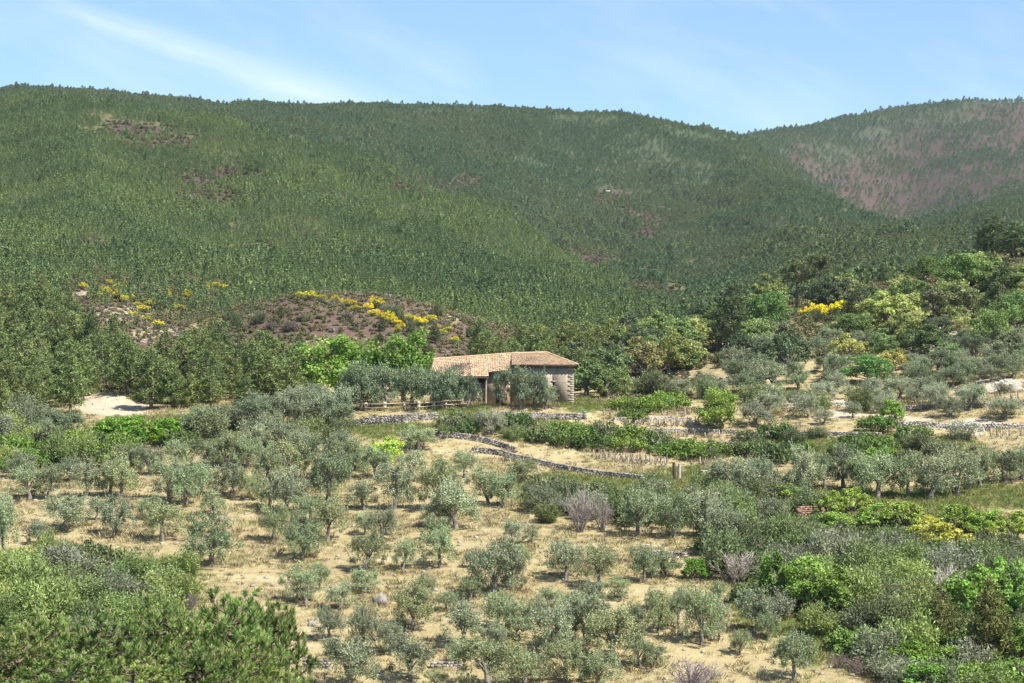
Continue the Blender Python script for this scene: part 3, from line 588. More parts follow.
def stone(name, seed, mat):
    r = np.random.default_rng(seed); mb = MB(); box(mb, (0, 0, .06), (.34, .26, .2), 0, r.random(), .22, r); return bpy.data.objects.new(name, mb.mesh(name, mat))
st_c = collection_of('loose stones', [stone('loose_stone', 470 + q, m) for q, m in enumerate((M_STONE, M_PALE, M_PALE, M_STONE))])
X, Yv = grid_points(142, 300, 1.7, rng, .28); Z = zfun(X, Yv); q = fbm(X / 6, Yv / 6, 133); k = (rng.random(len(X)) < np.clip((q - .45) * 4, .03, .7)) & (zones(512 + F * X / Yv, HY - F * Z / Yv, Yv)[0] < .5)
scatter('gravel', 'small loose stones strewn over the dry slope', st_c, np.stack([X, Yv, Z], 1)[k], rng.uniform(.3, 1.15, k.sum()), 8)
# ------------------------------------------------------------------ sky, sun, camera
w = bpy.data.worlds.new('World'); scene.world = w; w.use_nodes = True; nt = w.node_tree; nt.nodes.clear(); N, L = nt.nodes, nt.links
SUN = Vector((.54, -.44, .84)).normalized(); el = math.asin(SUN.z); az = math.atan2(SUN.x, SUN.y)
sky = N.new('ShaderNodeTexSky'); sky.sky_type = 'NISHITA'; sky.sun_disc = False; sky.sun_elevation = el; sky.sun_rotation = az; sky.altitude = 600; sky.air_density = 1.0; sky.dust_density = .25; sky.ozone_density = 1.2
tc = N.new('ShaderNodeTexCoord'); sp = N.new('ShaderNodeSeparateXYZ'); L.new(tc.outputs['Generated'], sp.inputs[0])
def math_(op, a, b=None, c=None):
    n = N.new('ShaderNodeMath'); n.operation = op
    for i, v in enumerate((a, b, c)):
        if v is None: continue
        if hasattr(v, 'links'): L.new(v, n.inputs[i])
        else: n.inputs[i].default_value = v
    return n.outputs[0]
yy = math_('MAXIMUM', sp.outputs[1], .05); u = math_('DIVIDE', sp.outputs[0], yy); v = math_('DIVIDE', sp.outputs[2], yy)
al = math_('ADD', math_('MULTIPLY', math_('ADD', u, .213), .946), math_('MULTIPLY', math_('ADD', v, -.195), -.325))      # along the cirrus streak
ac = math_('ADD', math_('MULTIPLY', math_('ADD', u, .213), .325), math_('MULTIPLY', math_('ADD', v, -.195), .946))       # across it
cv = N.new('ShaderNodeCombineXYZ'); L.new(math_('MULTIPLY', al, 9.0), cv.inputs[0]); L.new(math_('MULTIPLY', ac, 55.0), cv.inputs[1])
wisp = noise(nt, cv.outputs[0], 1.6, 5, .6)
wd = math_('ADD', .004, math_('MULTIPLY', math_('MAXIMUM', al, 0), .05)); q = math_('DIVIDE', math_('ADD', ac, math_('MULTIPLY', math_('ADD', wisp, -.5), .012)), wd)
band = math_('MULTIPLY', math_('POWER', 2.718, math_('MULTIPLY', math_('MULTIPLY', q, q), -1)), mrange(nt, al, -.06, .03, 0, 1))
band = math_('MULTIPLY', band, mrange(nt, al, .12, .22, 1, .15)); band = math_('MULTIPLY', band, mrange(nt, wisp, .25, .65, .45, 1))
cv2 = N.new('ShaderNodeCombineXYZ'); L.new(math_('MULTIPLY', al, 5.0), cv2.inputs[0]); L.new(math_('MULTIPLY', ac, 18.0), cv2.inputs[1])
veil = mrange(nt, noise(nt, cv2.outputs[0], 1.3, 5, .6), .45, .85, .04, .26)
cloud = math_('MINIMUM', math_('ADD', math_('MULTIPLY', band, .27), veil), 1)
bg = N.new('ShaderNodeBackground'); bg.inputs[1].default_value = SKY
sk = mix(nt, cloud, mix(nt, 1.0, sky.outputs[0], (.77, .93, 1.12), 'MULTIPLY'), (CLOUD, CLOUD, CLOUD)); L.new(sk, bg.inputs[0]); wo = N.new('ShaderNodeOutputWorld'); L.new(bg.outputs[0], wo.inputs[0])
sl = bpy.data.lights.new('sun', 'SUN'); sl.energy = 5.0; sl.angle = math.radians(.5); sl.color = (1, .955, .88); so = bpy.data.objects.new('sun', sl); COL.objects.link(so); so.rotation_euler = (-SUN).to_track_quat('-Z', 'Y').to_euler()
cd = bpy.data.cameras.new('camera'); cam = bpy.data.objects.new('camera', cd); COL.objects.link(cam); scene.camera = cam
cam.location = (0, 0, 0); cam.rotation_euler = (math.pi / 2, 0, 0); cd.sensor_width = 36; cd.lens = F * 36 / 1024; cd.shift_y = (HY - 341.5) / 1024; cd.clip_start = .5; cd.clip_end = 20000
vs = scene.view_settings; vs.view_transform = 'Standard'; vs.look = 'None'; vs.exposure = EXPO; vs.gamma = 1; vs.use_curve_mapping = False
cy = scene.cycles; cy.max_bounces = 5; cy.diffuse_bounces = 3; cy.glossy_bounces = 1; cy.transmission_bounces = 3; cy.volume_bounces = 0; cy.use_denoising = DENOISE; cy.denoiser = 'OPENIMAGEDENOISE'; cy.denoising_input_passes = 'RGB_ALBEDO_NORMAL'; cy.denoising_prefilter = 'ACCURATE'; cy.caustics_reflective = False; cy.caustics_refractive = False; cy.pixel_filter_type = 'BLACKMAN_HARRIS'; cy.filter_width = 1.45

# ------------------------------------------------------------------ the air between
hm = bpy.data.materials.new('haze'); nt, N, L = nodes_of(hm); pv = N.new('ShaderNodeVolumePrincipled'); pv.inputs['Color'].default_value = (.80, .90, 1, 1); pv.inputs['Density'].default_value = HAZE; pv.inputs['Anisotropy'].default_value = .2
o = N.new('ShaderNodeOutputMaterial'); L.new(pv.outputs[0], o.inputs['Volume'])
zb, zt = float(ZZ.min()) - 1, float(ZZ.max()) + 15
mb = MB(); box(mb, (0, 2960, (zb + zt) / 2), (11000, 6140, zt - zb)); ho = bpy.data.objects.new('haze', mb.mesh('haze', hm)); COL.objects.link(ho); tag(ho, 'thin blue haze in the air over the valley', kind='stuff')
# ------------------------------------------------------------------ the barn
def masonry(name, base, dark, light, sx=1.0, ratio=.22):
    m = bpy.data.materials.new(name); nt, N, L = nodes_of(m)
    v = N.new('ShaderNodeTexCoord').outputs['Object']
    sp = N.new('ShaderNodeSeparateXYZ'); L.new(v, sp.inputs[0]); ad = math2(nt, 'ADD', sp.outputs[0], sp.outputs[1]); cb = N.new('ShaderNodeCombineXYZ')
    nd = noise(nt, v, 1.2, 3); L.new(math2(nt, 'ADD', ad, math2(nt, 'MULTIPLY', nd, .3)), cb.inputs[0]); L.new(math2(nt, 'ADD', sp.outputs[2], math2(nt, 'MULTIPLY', nd, .16)), cb.inputs[1])
    b = N.new('ShaderNodeTexBrick'); L.new(cb.outputs[0], b.inputs['Vector']); b.inputs['Scale'].default_value = sx; b.inputs['Brick Width'].default_value = .55; b.inputs['Row Height'].default_value = ratio; b.inputs['Mortar Size'].default_value = .022; b.inputs['Mortar Smooth'].default_value = .4; b.inputs['Bias'].default_value = -.1
    b.inputs['Color1'].default_value = (*base, 1); b.inputs['Color2'].default_value = (*dark, 1); b.inputs['Mortar'].default_value = (*light, 1)
    c = mix(nt, mrange(nt, noise(nt, v, .5, 5), .45, .7, 0, .8), b.outputs['Color'], light); c = mix(nt, mrange(nt, noise(nt, v, 2.4, 5), .55, .75, 0, .6), c, dark)
    p = N.new('ShaderNodeBsdfPrincipled'); L.new(c, p.inputs['Base Color']); p.inputs['Roughness'].default_value = .95; p.inputs['Specular IOR Level'].default_value = .1
    bu = N.new('ShaderNodeBump'); bu.inputs['Strength'].default_value = .8; bu.inputs['Distance'].default_value = .06; bu.invert = True; L.new(b.outputs['Fac'], bu.inputs['Height']); L.new(bu.outputs[0], p.inputs['Normal'])
    o = N.new('ShaderNodeOutputMaterial'); L.new(p.outputs[0], o.inputs[0]); return m
def math2(nt, op, a, b):
    n = nt.nodes.new('ShaderNodeMath'); n.operation = op
    for i, v in enumerate((a, b)):
        if hasattr(v, 'links'): nt.links.new(v, n.inputs[i])
        else: n.inputs[i].default_value = v
    return n.outputs[0]
def tile_mat():
    m = bpy.data.materials.new('clay_tile'); nt, N, L = nodes_of(m); at = N.new('ShaderNodeAttribute'); at.attribute_name = 'v'
    v = N.new('ShaderNodeTexCoord').outputs['Object']
    r = N.new('ShaderNodeValToRGB'); e = r.color_ramp.elements; e[0].color = (.36, .235, .145, 1); e[1].color = (.54, .42, .30, 1); x = e.new(.35); x.color = (.46, .295, .165, 1); x = e.new(.65); x.color = (.50, .37, .235, 1); L.new(at.outputs['Fac'], r.inputs[0])
    c = mix(nt, mrange(nt, noise(nt, v, .9, 5), .5, .72, 0, .75), r.outputs[0], (.36, .30, .23)); c = mix(nt, mrange(nt, noise(nt, v, 3.5, 4), .58, .75, 0, .5), c, (.20, .15, .11))
    p = N.new('ShaderNodeBsdfPrincipled'); L.new(c, p.inputs['Base Color']); p.inputs['Roughness'].default_value = .9; p.inputs['Specular IOR Level'].default_value = .15
    o = N.new('ShaderNodeOutputMaterial'); L.new(p.outputs[0], o.inputs[0]); return m
M_TILE = tile_mat()
M_WALL = masonry('barn_masonry', (.38, .31, .225), (.23, .185, .135), (.45, .38, .285))
M_PLASTER = rough_mat('pink_plaster', (.47, .32, .23), (.54, .40, .29), 1.2, (.40, .30, .22))
brng = np.random.default_rng(77)
def tiles(mb, E0, E1, R0, R1, cols, rows, amp=.07):
    """one roof slope from the eave line E0-E1 up to the ridge line R0-R1, laid with rows of half-round tiles"""
    E0, E1, R0, R1 = [np.array(p, float) for p in (E0, E1, R0, R1)]
    nrm = unit(np.cross(E1 - E0, R0 - E0 if np.linalg.norm(R0 - E0) > .1 else R1 - E0)); nrm = nrm if nrm[2] > 0 else -nrm
    prof = np.array([(0, 0), (.22, .75), (.5, 1), (.78, .75), (1, 0)])
    for r in range(rows):
        for c in range(cols):
            V = []
            for tr, lift in ((r / rows, 0.055), ((r + 1.08) / rows, 0.0)):
                sag = -.10 * math.sin(math.pi * min(1, tr)) * (.6 + .4 * math.sin(c * .13))
                for (pc, ph) in prof:
                    s = (c + pc) / cols; a = E0 + (E1 - E0) * s; b = R0 + (R1 - R0) * s; V.append(a + (b - a) * min(tr, 1) + nrm * (ph * amp + lift) + np.array([0, 0, sag]))
            V = np.array(V) + brng.normal(size=3) * .012
            mb.add(V, [[i, i + 1, i + 6, i + 5] for i in range(4)], np.clip(.5 + .25 * brng.normal(), 0, 1))
def slab(mb, P, th, v=.5):
    P = np.array(P, float); n = len(P); V = np.concatenate([P, P - np.array([0, 0, th])])
    if n == 4: mb.add(V, [[0, 1, 2, 3], [7, 6, 5, 4], [0, 4, 5, 1], [1, 5, 6, 2], [2, 6, 7, 3], [3, 7, 4, 0]], v)
    else: mb.add(V, [[0, 3, 4, 1], [1, 4, 5, 2], [2, 5, 3, 0]], v, [[0, 1, 2], [5, 4, 3]], v)
BG = -.7; bx = lambda px, D=265.: (px - 512) / F * D
barn = empty('barn', (0, 270, BG)); tag(barn, 'long stone barn with a sagging terracotta tile roof and an open porch', 'barn')
def bpart(name, mb, mat, parent=barn, smooth=False): return part(name, mb.mesh('barn_' + name, mat, smooth), parent)
# local frame: x right, y away, z up from the pad; main block x 0.1..7.8, porch wing x -10.6..0.1
xl, xm, xr = -10.6, .05, 8.3; y0, y1 = -4.6, 4.4; zh = 5.35
mb = MB()                                                             # main block walls, with the slit window cut as separate wall strips
wx, wz, ww, wh = 5.55, 2.75, .26, .72
th = .6
for (xa, xb, za, zb) in ((xm, wx - ww / 2, -.5, zh), (wx + ww / 2, xr, -.5, zh), (wx - ww / 2, wx + ww / 2, -.5, wz - wh / 2), (wx - ww / 2, wx + ww / 2, wz + wh / 2, zh)):
    box(mb, ((xa + xb) / 2, y0 + th / 2, (za + zb) / 2), (xb - xa, th, zb - za))
box(mb, (xr - th / 2, (y0 + th + y1) / 2, zh / 2 - .25), (th, y1 - y0 - th, zh + .5)); box(mb, (xm + th / 2, (y0 + th + y1) / 2, zh / 2 - .25), (th, y1 - y0 - th, zh + .5)); box(mb, ((xm + xr) / 2, y1 - .3, zh / 2 - .25), (xr - xm - 2 * th, .6, zh + .5))
bpart('wall', mb, M_WALL)
mb = MB()
for q in range(18):                                                   # long and short corner stones
    z = -.2 + q * .31; L_ = .85 if q % 2 else .5; box(mb, (xr - L_ / 2 + .012, y0 + .07, z), (L_, .16, .29), 0, .5 + .2 * brng.normal(), .03, brng)
    box(mb, (xr - .055, y0 + (1.35 - L_) / 2 + .14, z + .002), (.14, 1.35 - L_, .29), 0, .5, .03, brng)
bpart('corner_stone', mb, rough_mat('corner_block', (.37, .305, .22), (.28, .23, .17), 1.3, (.42, .35, .26), use_v=False))
mb = MB(); box(mb, (wx, y0 + .45, wz), (ww - .02, .06, wh - .02)); wn = bpart('window', mb, M_DARKWOOD)
mb = MB(); box(mb, (wx, y0 - .02, wz - wh / 2 - .07), (.5, .12, .12)); bpart('sill', mb, M_PALE, wn)
mb = MB(); box(mb, (wx, y0 - .02, wz + wh / 2 + .09), (.56, .1, .16)); bpart('lintel', mb, M_PALE, wn)
# main roof: ridge from the left wall to a hip at the right
ov = .55; ze = zh + .02; zr = 7.15; ym = -.1
E0, E1 = (xm - .1, y0 - ov, ze), (xr + .6, y0 - ov, ze); R0, R1 = (xm - .1, ym, zr - .12), (4.7, ym, zr); B0, B1 = (xm - .1, y1 + ov, ze), (xr + .6, y1 + ov, ze)
mb = MB(); tiles(mb, E0, E1, R0, R1, 36, 11); tiles(mb, B1, B0, R1, R0, 36, 11); tiles(mb, E1, B1, R1, R1, 40, 11)
roof = bpart('roof', mb, M_TILE)
mb = MB(); slab(mb, [np.array(p) - np.array([0, 0, .05]) for p in (E0, E1, R1, R0)], .12); slab(mb, [np.array(p) - np.array([0, 0, .05]) for p in (B1, B0, R0, R1)], .12); slab(mb, [np.array(p) - np.array([0, 0, .05]) for p in (E1, B1, R1)], .12); bpart('roof_deck', mb, M_DARKWOOD, roof)
mb = MB()
for a, b, n in ((R0, R1, 12), (R1, E1, 16), (R1, B1, 16)):            # ridge and hip tiles
    a = np.array(a); b = np.array(b)
    for q in range(n):
        p0 = a + (b - a) * q / n + np.array([0, 0, .07]); p1 = a + (b - a) * (q + 1.1) / n + np.array([0, 0, .07]); tube(mb, [p0, (p0 + p1) / 2, p1], [.13, .125, .12], 7, np.clip(.6 + .2 * brng.normal(), 0, 1))
bpart('ridge_tile', mb, M_TILE, roof)
for q in range(17): x = xm + .25 + q * (xr - xm - .3) / 16; mb = MB(); box(mb, (x, y0 - .22, ze - .28), (.12, .62, .16)); bpart('rafter', mb, M_DARKWOOD, roof)
for q in range(17): yv = y0 + .3 + q * (y1 - y0 - .6) / 16; mb = MB(); box(mb, (xr + .24, yv, ze - .28), (.62, .12, .16)); bpart('rafter', mb, M_DARKWOOD, roof)
# porch wing on the left, lower and sagging; front open between piers, back wall in shade
mb = MB(); box(mb, ((xl + xm) / 2, y1 - .3, 2.2), (xm - xl - .02, .6, 5.2)); box(mb, (xl + .3, .6, 1.75), (.6, 7.0, 4.4)); box(mb, (-6.9, y0 + 1.0, 1.3), (6.6, .5, 3.5)); bpart('porch_wall', mb, M_WALL)
mb = MB(); box(mb, (-1.68, y0 + .5, 2.1), (3.36, .5, 5.1)); bpart('plaster_wall', mb, M_PLASTER)
mb = MB(); box(mb, (-1.7, y0 + .22, .95), (1.0, .08, 1.95)); dr = bpart('door', mb, M_DARKWOOD)
mb = MB(); box(mb, (-1.7, y0 + .17, 2.02), (1.3, .1, .18)); bpart('lintel', mb, M_WOOD, dr)
mb = MB(); tube(mb, [(-3.5, y0 - .9, -.3), (-3.5, y0 - .9, 1.5), (-3.46, y0 - .9, 3.55)], [.16, .14, .13], 7); bpart('porch_post', mb, M_WOOD); mb = MB(); tube(mb, [(-6.6, y0 - .9, -.3), (-6.62, y0 - .9, 1.5), (-6.6, y0 - .9, 3.6)], [.16, .14, .13], 7); bpart('porch_post', mb, M_WOOD)
mb = MB(); box(mb, (-6.9, y0 - .9, 3.62), (7.4, .2, .2)); bpart('porch_beam', mb, M_WOOD)
pe0, pe1 = (xl - .45, y0 - 1.45, 3.75), (-3.15, y0 - 1.45, 3.80); pr0, pr1 = (xl - .1, ym, 6.25), (-3.15, ym, 6.72)
qe0, qe1 = (-3.16, y0 - .5, 4.38), (xm - .12, y0 - .5, 4.72); qr0, qr1 = (-3.16, ym, 6.72), (xm - .12, ym, 7.0)
mb = MB(); tiles(mb, pe0, pe1, pr0, pr1, 32, 13); tiles(mb, qe0, qe1, qr0, qr1, 13, 11); tiles(mb, (-.12, y1 + .5, 4.7), (xl - .4, y1 + .5, 4.0), (-.12, ym, 7.0), (xl - .1, ym, 6.25), 44, 11)
pr = bpart('porch_roof', mb, M_TILE)
mb = MB()
for P in ((pe0, pe1, pr1, pr0), (qe0, qe1, qr1, qr0), ((-.12, y1 + .5, 4.7), (xl - .4, y1 + .5, 4.0), (xl - .1, ym, 6.25), (-.12, ym, 7.0))): slab(mb, [np.array(p) - np.array([0, 0, .06]) for p in P], .12)
bpart('porch_roof_deck', mb, M_DARKWOOD, pr)
mb = MB()
for a, b, n in ((pr0, qr1, 26),):
    a = np.array(a); b = np.array(b)
    for q in range(n): p0 = a + (b - a) * q / n + np.array([0, 0, .07]); p1 = a + (b - a) * (q + 1.1) / n + np.array([0, 0, .07]); tube(mb, [p0, (p0 + p1) / 2, p1], [.13, .125, .12], 7, np.clip(.6 + .2 * brng.normal(), 0, 1))
bpart('porch_ridge_tile', mb, M_TILE, pr)
mb = MB()                                                             # gable infill of the left end
mb.add([(xl + .02, y0 - .2, 3.9), (xl + .02, y1, 3.9), (xl + .02, ym, 6.1), (xl + .5, y0 - .2, 3.9), (xl + .5, y1, 3.9), (xl + .5, ym, 6.1)], [[0, 1, 4, 3], [1, 2, 5, 4], [2, 0, 3, 5]], .5, [[0, 2, 1], [3, 4, 5]]); bpart('gable', mb, M_WALL)

# ------------------------------------------------------------------ walls, rocks, fences, stakes
LM = []                 # landmarks for the labels: (phrase, px, py)
def stone_wall(pts, h, label, mat=M_STONE, thick=.55, size=(.38, .2), dmin=140, cap=None, D=None):
    """dry stone wall along image points, laid stone by stone on the ground"""
    r = np.random.default_rng(int(pts[0][0] * 31 + pts[0][1])); W = []
    for p in pts: W.append(ground_at(p[0], p[1], dmin)[:2])
    W = np.array(W); seg = np.linalg.norm(np.diff(W, axis=0), axis=1); s = np.concatenate([[0], np.cumsum(seg)]); L_ = s[-1]; mb = MB()
    cxy = W.mean(0); cz = float(zfun(cxy[0], cxy[1]))
    rows = max(2, int(h / size[1]) + 1); hh = h * (.75 + .5 * vnoise(np.arange(0, L_ + 2, .5) / 2.5, np.zeros(int((L_ + 2) / .5 + 1) if False else len(np.arange(0, L_ + 2, .5))), int(pts[0][0])))
    for k in range(rows):
        d = r.random() * .3
        while d < L_:
            ln = size[0] * r.uniform(.55, 1.6); hx = hh[min(len(hh) - 1, int(d * 2))]
            if k * size[1] < hx:
                x = np.interp(d + ln / 2, s, W[:, 0]); y = np.interp(d + ln / 2, s, W[:, 1]); i = min(len(seg) - 1, int(np.searchsorted(s, d + ln / 2, side='right') - 1)); a = math.atan2(W[i + 1, 1] - W[i, 1], W[i + 1, 0] - W[i, 0])
                z = float(zfun(x, y)) - .12 + k * size[1]; t = thick * (1 - .3 * k / rows)
                box(mb, (x - cxy[0], y - cxy[1], z - cz + size[1] * .5), (ln * .97, t * r.uniform(.85, 1.1), size[1] * r.uniform(.85, 1.15)), a + r.normal() * .06, np.clip(.5 + .25 * r.normal(), 0, 1), .12, r)
            d += ln
    o = bpy.data.objects.new('dry_stone_wall', mb.mesh('dry_stone_wall', mat)); COL.objects.link(o); o.location = (cxy[0], cxy[1], cz); tag(o, label, 'stone wall'); return o
stone_wall([(470, 452), (500, 455), (530, 462), (562, 470), (600, 476), (642, 481)], .75, 'long diagonal dry stone wall running down right from below the barn')
stone_wall([(346, 427), (372, 425), (400, 423), (436, 419)], 1.1, 'high dry stone terrace wall directly under the wooden rail fence')
stone_wall([(398, 436), (440, 437), (478, 441), (515, 452)], .7, 'tumbled dark stone wall between the fence and the olive slope')
stone_wall([(612, 421), (650, 420), (690, 421)], .55, 'upper low terrace wall beyond the barn on the vineyard terraces', M_PALE)
stone_wall([(606, 430), (650, 431), (700, 432), (740, 433)], .6, 'lower terrace wall under the vineyard, parallel to a shorter one')
stone_wall([(500, 418), (540, 419), (585, 418)], .8, 'brown retaining wall along the foot of the barn yard')
stone_wall([(868, 424), (930, 427), (985, 429), (1030, 428)], .7, 'pale terrace wall on the open ground at the right edge, lower one', M_PALE)
stone_wall([(872, 411), (930, 409), (985, 408), (1030, 406)], .7, 'dark terrace wall below the grey olive hedge at the right edge')
stone_wall([(635, 556), (660, 555), (685, 558)], .5, 'short low stone terrace edge in the dry olive slope under the heath')
stone_wall([(300, 668), (330, 668)], .7, 'short rubble wall beside the close pines at the bottom')
stone_wall([(430, 668), (460, 667)], .5, 'short rubble wall between two big olive trees near the bottom edge')
stone_wall([(796, 517), (822, 516)], 1.1, 'short reddish stone wall beside the bright fig bushes', rough_mat('red_stone', (.23, .13, .09), (.33, .21, .15), 2.5, use_v=True))
stone_wall([(720, 383), (745, 377), (772, 366)], .8, 'pale stone terrace edge beside the sandy bank on the wooded slope', M_PALE, dmin=262)
stone_wall([(890, 353), (930, 350), (968, 347)], .8, 'stone wall on the sandy shelf under the bushy thicket up the slope', M_PALE, dmin=262)
stone_wall([(745, 372), (775, 361)], .7, 'upper pale stone step above the sandy bank on the wooded slope', M_PALE, dmin=262)
stone_wall([(588, 443), (650, 444), (700, 445), (748, 446)], .5, 'low dark terrace wall between the vine rows and the green mounds')
stone_wall([(745, 407), (800, 406), (866, 405)], .6, 'thin pale terrace wall among the small olives right of the lone lime-green tree', M_PALE)
stone_wall([(760, 436), (820, 435), (880, 436)], .6, 'grey terrace wall above the row of big olives on the right', M_STONE)
stone_wall([(700, 474), (735, 473), (775, 474)], .6, 'pale terrace wall right of the twin posts below the vine rows', M_PALE)
KEEP.append((808, 517, 26, 14, ground_at(808, 517)[1]))
def rock(px, py, wm, hm, label, mat=M_PALE, n=1, dmin=140, name='rock', cat='rock'):
    x, D, z = ground_at(px, py, dmin); r = np.random.default_rng(int(px * 7 + py)); mb = MB(); nu, nv = 10, 7
    th = np.arange(nu) * 6.283 / nu; ph = np.linspace(-.5, 1.5, nv); P = []
    for p in ph:
        for t in th: d = np.array([math.cos(t) * math.cos(p), math.sin(t) * math.cos(p), math.sin(p)]); f = .55 + .75 * vnoise(d[0] * 2.3 + 9 + px, d[1] * 2.3 + d[2] * 3.1 + 5, 3); P.append(d * f * np.array([wm / 2, wm / 2.4, hm]))
    i = np.arange(nv - 1)[:, None] * nu + np.arange(nu)[None]; j = np.arange(nv - 1)[:, None] * nu + (np.arange(nu)[None] + 1) % nu
    mb.add(P, np.stack([i, j, j + nu, i + nu], -1).reshape(-1, 4)); o = bpy.data.objects.new(name, mb.mesh(name, mat)); COL.objects.link(o); o.location = (x, D, z - .1); tag(o, label, cat); return o
rock(381, 603, 1.5, .9, 'big pale boulder half hidden between olives on the lower slope', M_STONE)
for q, (px, py, w_, h_) in enumerate(((313, 626, .9, .5), (322, 629, .7, .4), (331, 624, .6, .45), (318, 620, .6, .4))):
    rock(px, py, w_, h_, ['largest pale stone of the small heap beside the close pines', 'lowest pale stone of the small heap beside the close pines', 'pale stone at the right end of the small heap by the close pines', 'topmost pale stone of the small heap beside the close pines'][q])
rock(519, 528, 1.3, .6, 'grey rock on the dry slope left of the leafless grey bush', M_STONE)
rock(812, 528, 1.4, .6, 'pale grey rock in the scrub under the bright fig bushes')
rock(1016, 391, 2.4, 1.3, 'white boulder beside the pale dirt track at the right edge', dmin=255)
rock(508, 461, 1.0, .4, 'slab of rock at the head of the long diagonal wall', M_STONE)
rock(607, 192, 8, 1.3, 'pale rock outcrop in the middle of the far pine ridge', dmin=700)
# rail fence beside the olives left of the barn
fe = None; fpts = [(351, 410), (366, 411), (385, 411), (404, 410), (419, 410), (434, 409), (446, 408), (467, 407)]
W = [ground_at(p[0], p[1]) for p in fpts]; fence = empty('rail_fence', W[0]); tag(fence, 'rustic rail fence with pale posts on the terrace left of the barn', 'fence')
for q, p in enumerate(W):
    mb = MB(); o_ = np.array(p) - np.array(W[0]); r = np.random.default_rng(q); s_w = .36 if q in (1, 2, 4, 5) else .26
    box(mb, o_ + np.array([0, 0, .35]), (s_w, s_w, 1.5 + .2 * r.random()), r.normal() * .2, .5, .08, r); part('post', mb.mesh('fence_post', M_POST), fence)
    if q:
        pv = np.array(W[q - 1]) - np.array(W[0])
        for hgt in (.45, .95):
            mb = MB(); tube(mb, bez(pv + np.array([0, -.22, hgt]), (pv + o_) / 2 + np.array([0, -.22, hgt - .06]), o_ + np.array([0, -.22, hgt]), 4), [.075, .07, .07, .06], 6); part('rail', mb.mesh('fence_rail', M_PALE if q < 3 else M_POST), fence)
# vineyard stakes with pruned vines
def stake(px, py, hm, label=None, wide=.095, mat=M_WOOD, dmin=140, vine=True):
    x, D, z = ground_at(px, py, dmin); r = np.random.default_rng(int(px * 13 + py * 5)); t = empty('vineyard_stake', (x, D, z - .1)); tag(t, label, 'stake', 'vineyard stakes' if vine else None)
    mb = MB(); l = r.normal() * .06; tube(mb, [(0, 0, -.2), (l * .5, 0, hm * .5), (l, 0, hm)], [wide, wide * .9, wide * .75], 5); part('post', mb.mesh('stake_post', mat), t)
    if vine:
        mb = MB()
        for k in range(4): a = r.random() * 6.28; tube(mb, bez((.12, 0, 0), (.1, 0, .4), (.1 + .3 * math.cos(a), .3 * math.sin(a), r.uniform(.5, .95)), 4), [.06, .05, .03, .015], 4)
        part('vine', mb.mesh('vine_stump', M_TWIG), t)
    if not vine: KEEP.append((px, py + 6, 14, 34, D))
    CURRENT.append(dict(o=t, kind='vineyard stake', px=px, py=py - hm * F / D / 2, look=('thin grey' if vine else None), w=4, h=hm * F / D, label=label)); return t
srng = random.Random(3)
for row, (ya, yb, xa, xb, n) in enumerate(((457, 463, 592, 668, 15), (461, 467, 598, 668, 13), (466, 470, 690, 772, 14), (427, 429, 512, 590, 13), (426, 427, 625, 700, 12), (436, 439, 640, 742, 12), (416, 415, 600, 690, 14), (425, 425, 640, 740, 14), (402, 399, 968, 1022, 7), (437, 436, 985, 1022, 5))):
    for q in range(n): f = (q + srng.uniform(.15, .85)) / n; stake(xa + (xb - xa) * f, ya + (yb - ya) * f, srng.uniform(.8, 1.35), mat=srng.choice([M_WOOD, M_POST, M_POST, M_TWIG]))
for px, hm, m, lb in ((674.5, 2.3, M_DARKWOOD, 'tall dark post at the corner of the vineyard beside a pale twin post'), (679, 2.1, M_PALE, 'tall pale stone post at the corner of the vineyard beside a dark twin post')): stake(px, 481, hm, lb, .24, m, vine=False)
# pale track on the right
tp = [(1060, 372), (1024, 380), (1000, 387), (975, 393), (945, 399)]; T = np.array([ground_at(a, b, 258) for a, b in tp]); tt = np.linspace(0, len(T) - 1, 60); cx_ = np.interp(tt, range(len(T)), T[:, 0]); cy_ = np.interp(tt, range(len(T)), T[:, 1]); mb = MB()
V = []
for wd_ in np.linspace(-1.1, 1.1, 5): V.append(np.stack([cx_, cy_ + wd_ * 1.3, zfun(cx_, cy_ + wd_ * 1.3) + .06], 1))
V = np.stack(V, 1); i = np.arange(59)[:, None] * 5 + np.arange(4)[None]; mb.add(V.reshape(-1, 3), np.stack([i, i + 5, i + 6, i + 1], -1).reshape(-1, 4)); link_structure('dirt_track', mb.mesh('dirt_track', rough_mat('track_earth', (.46, .39, .29), (.38, .31, .22), 1.5, world=True), True))
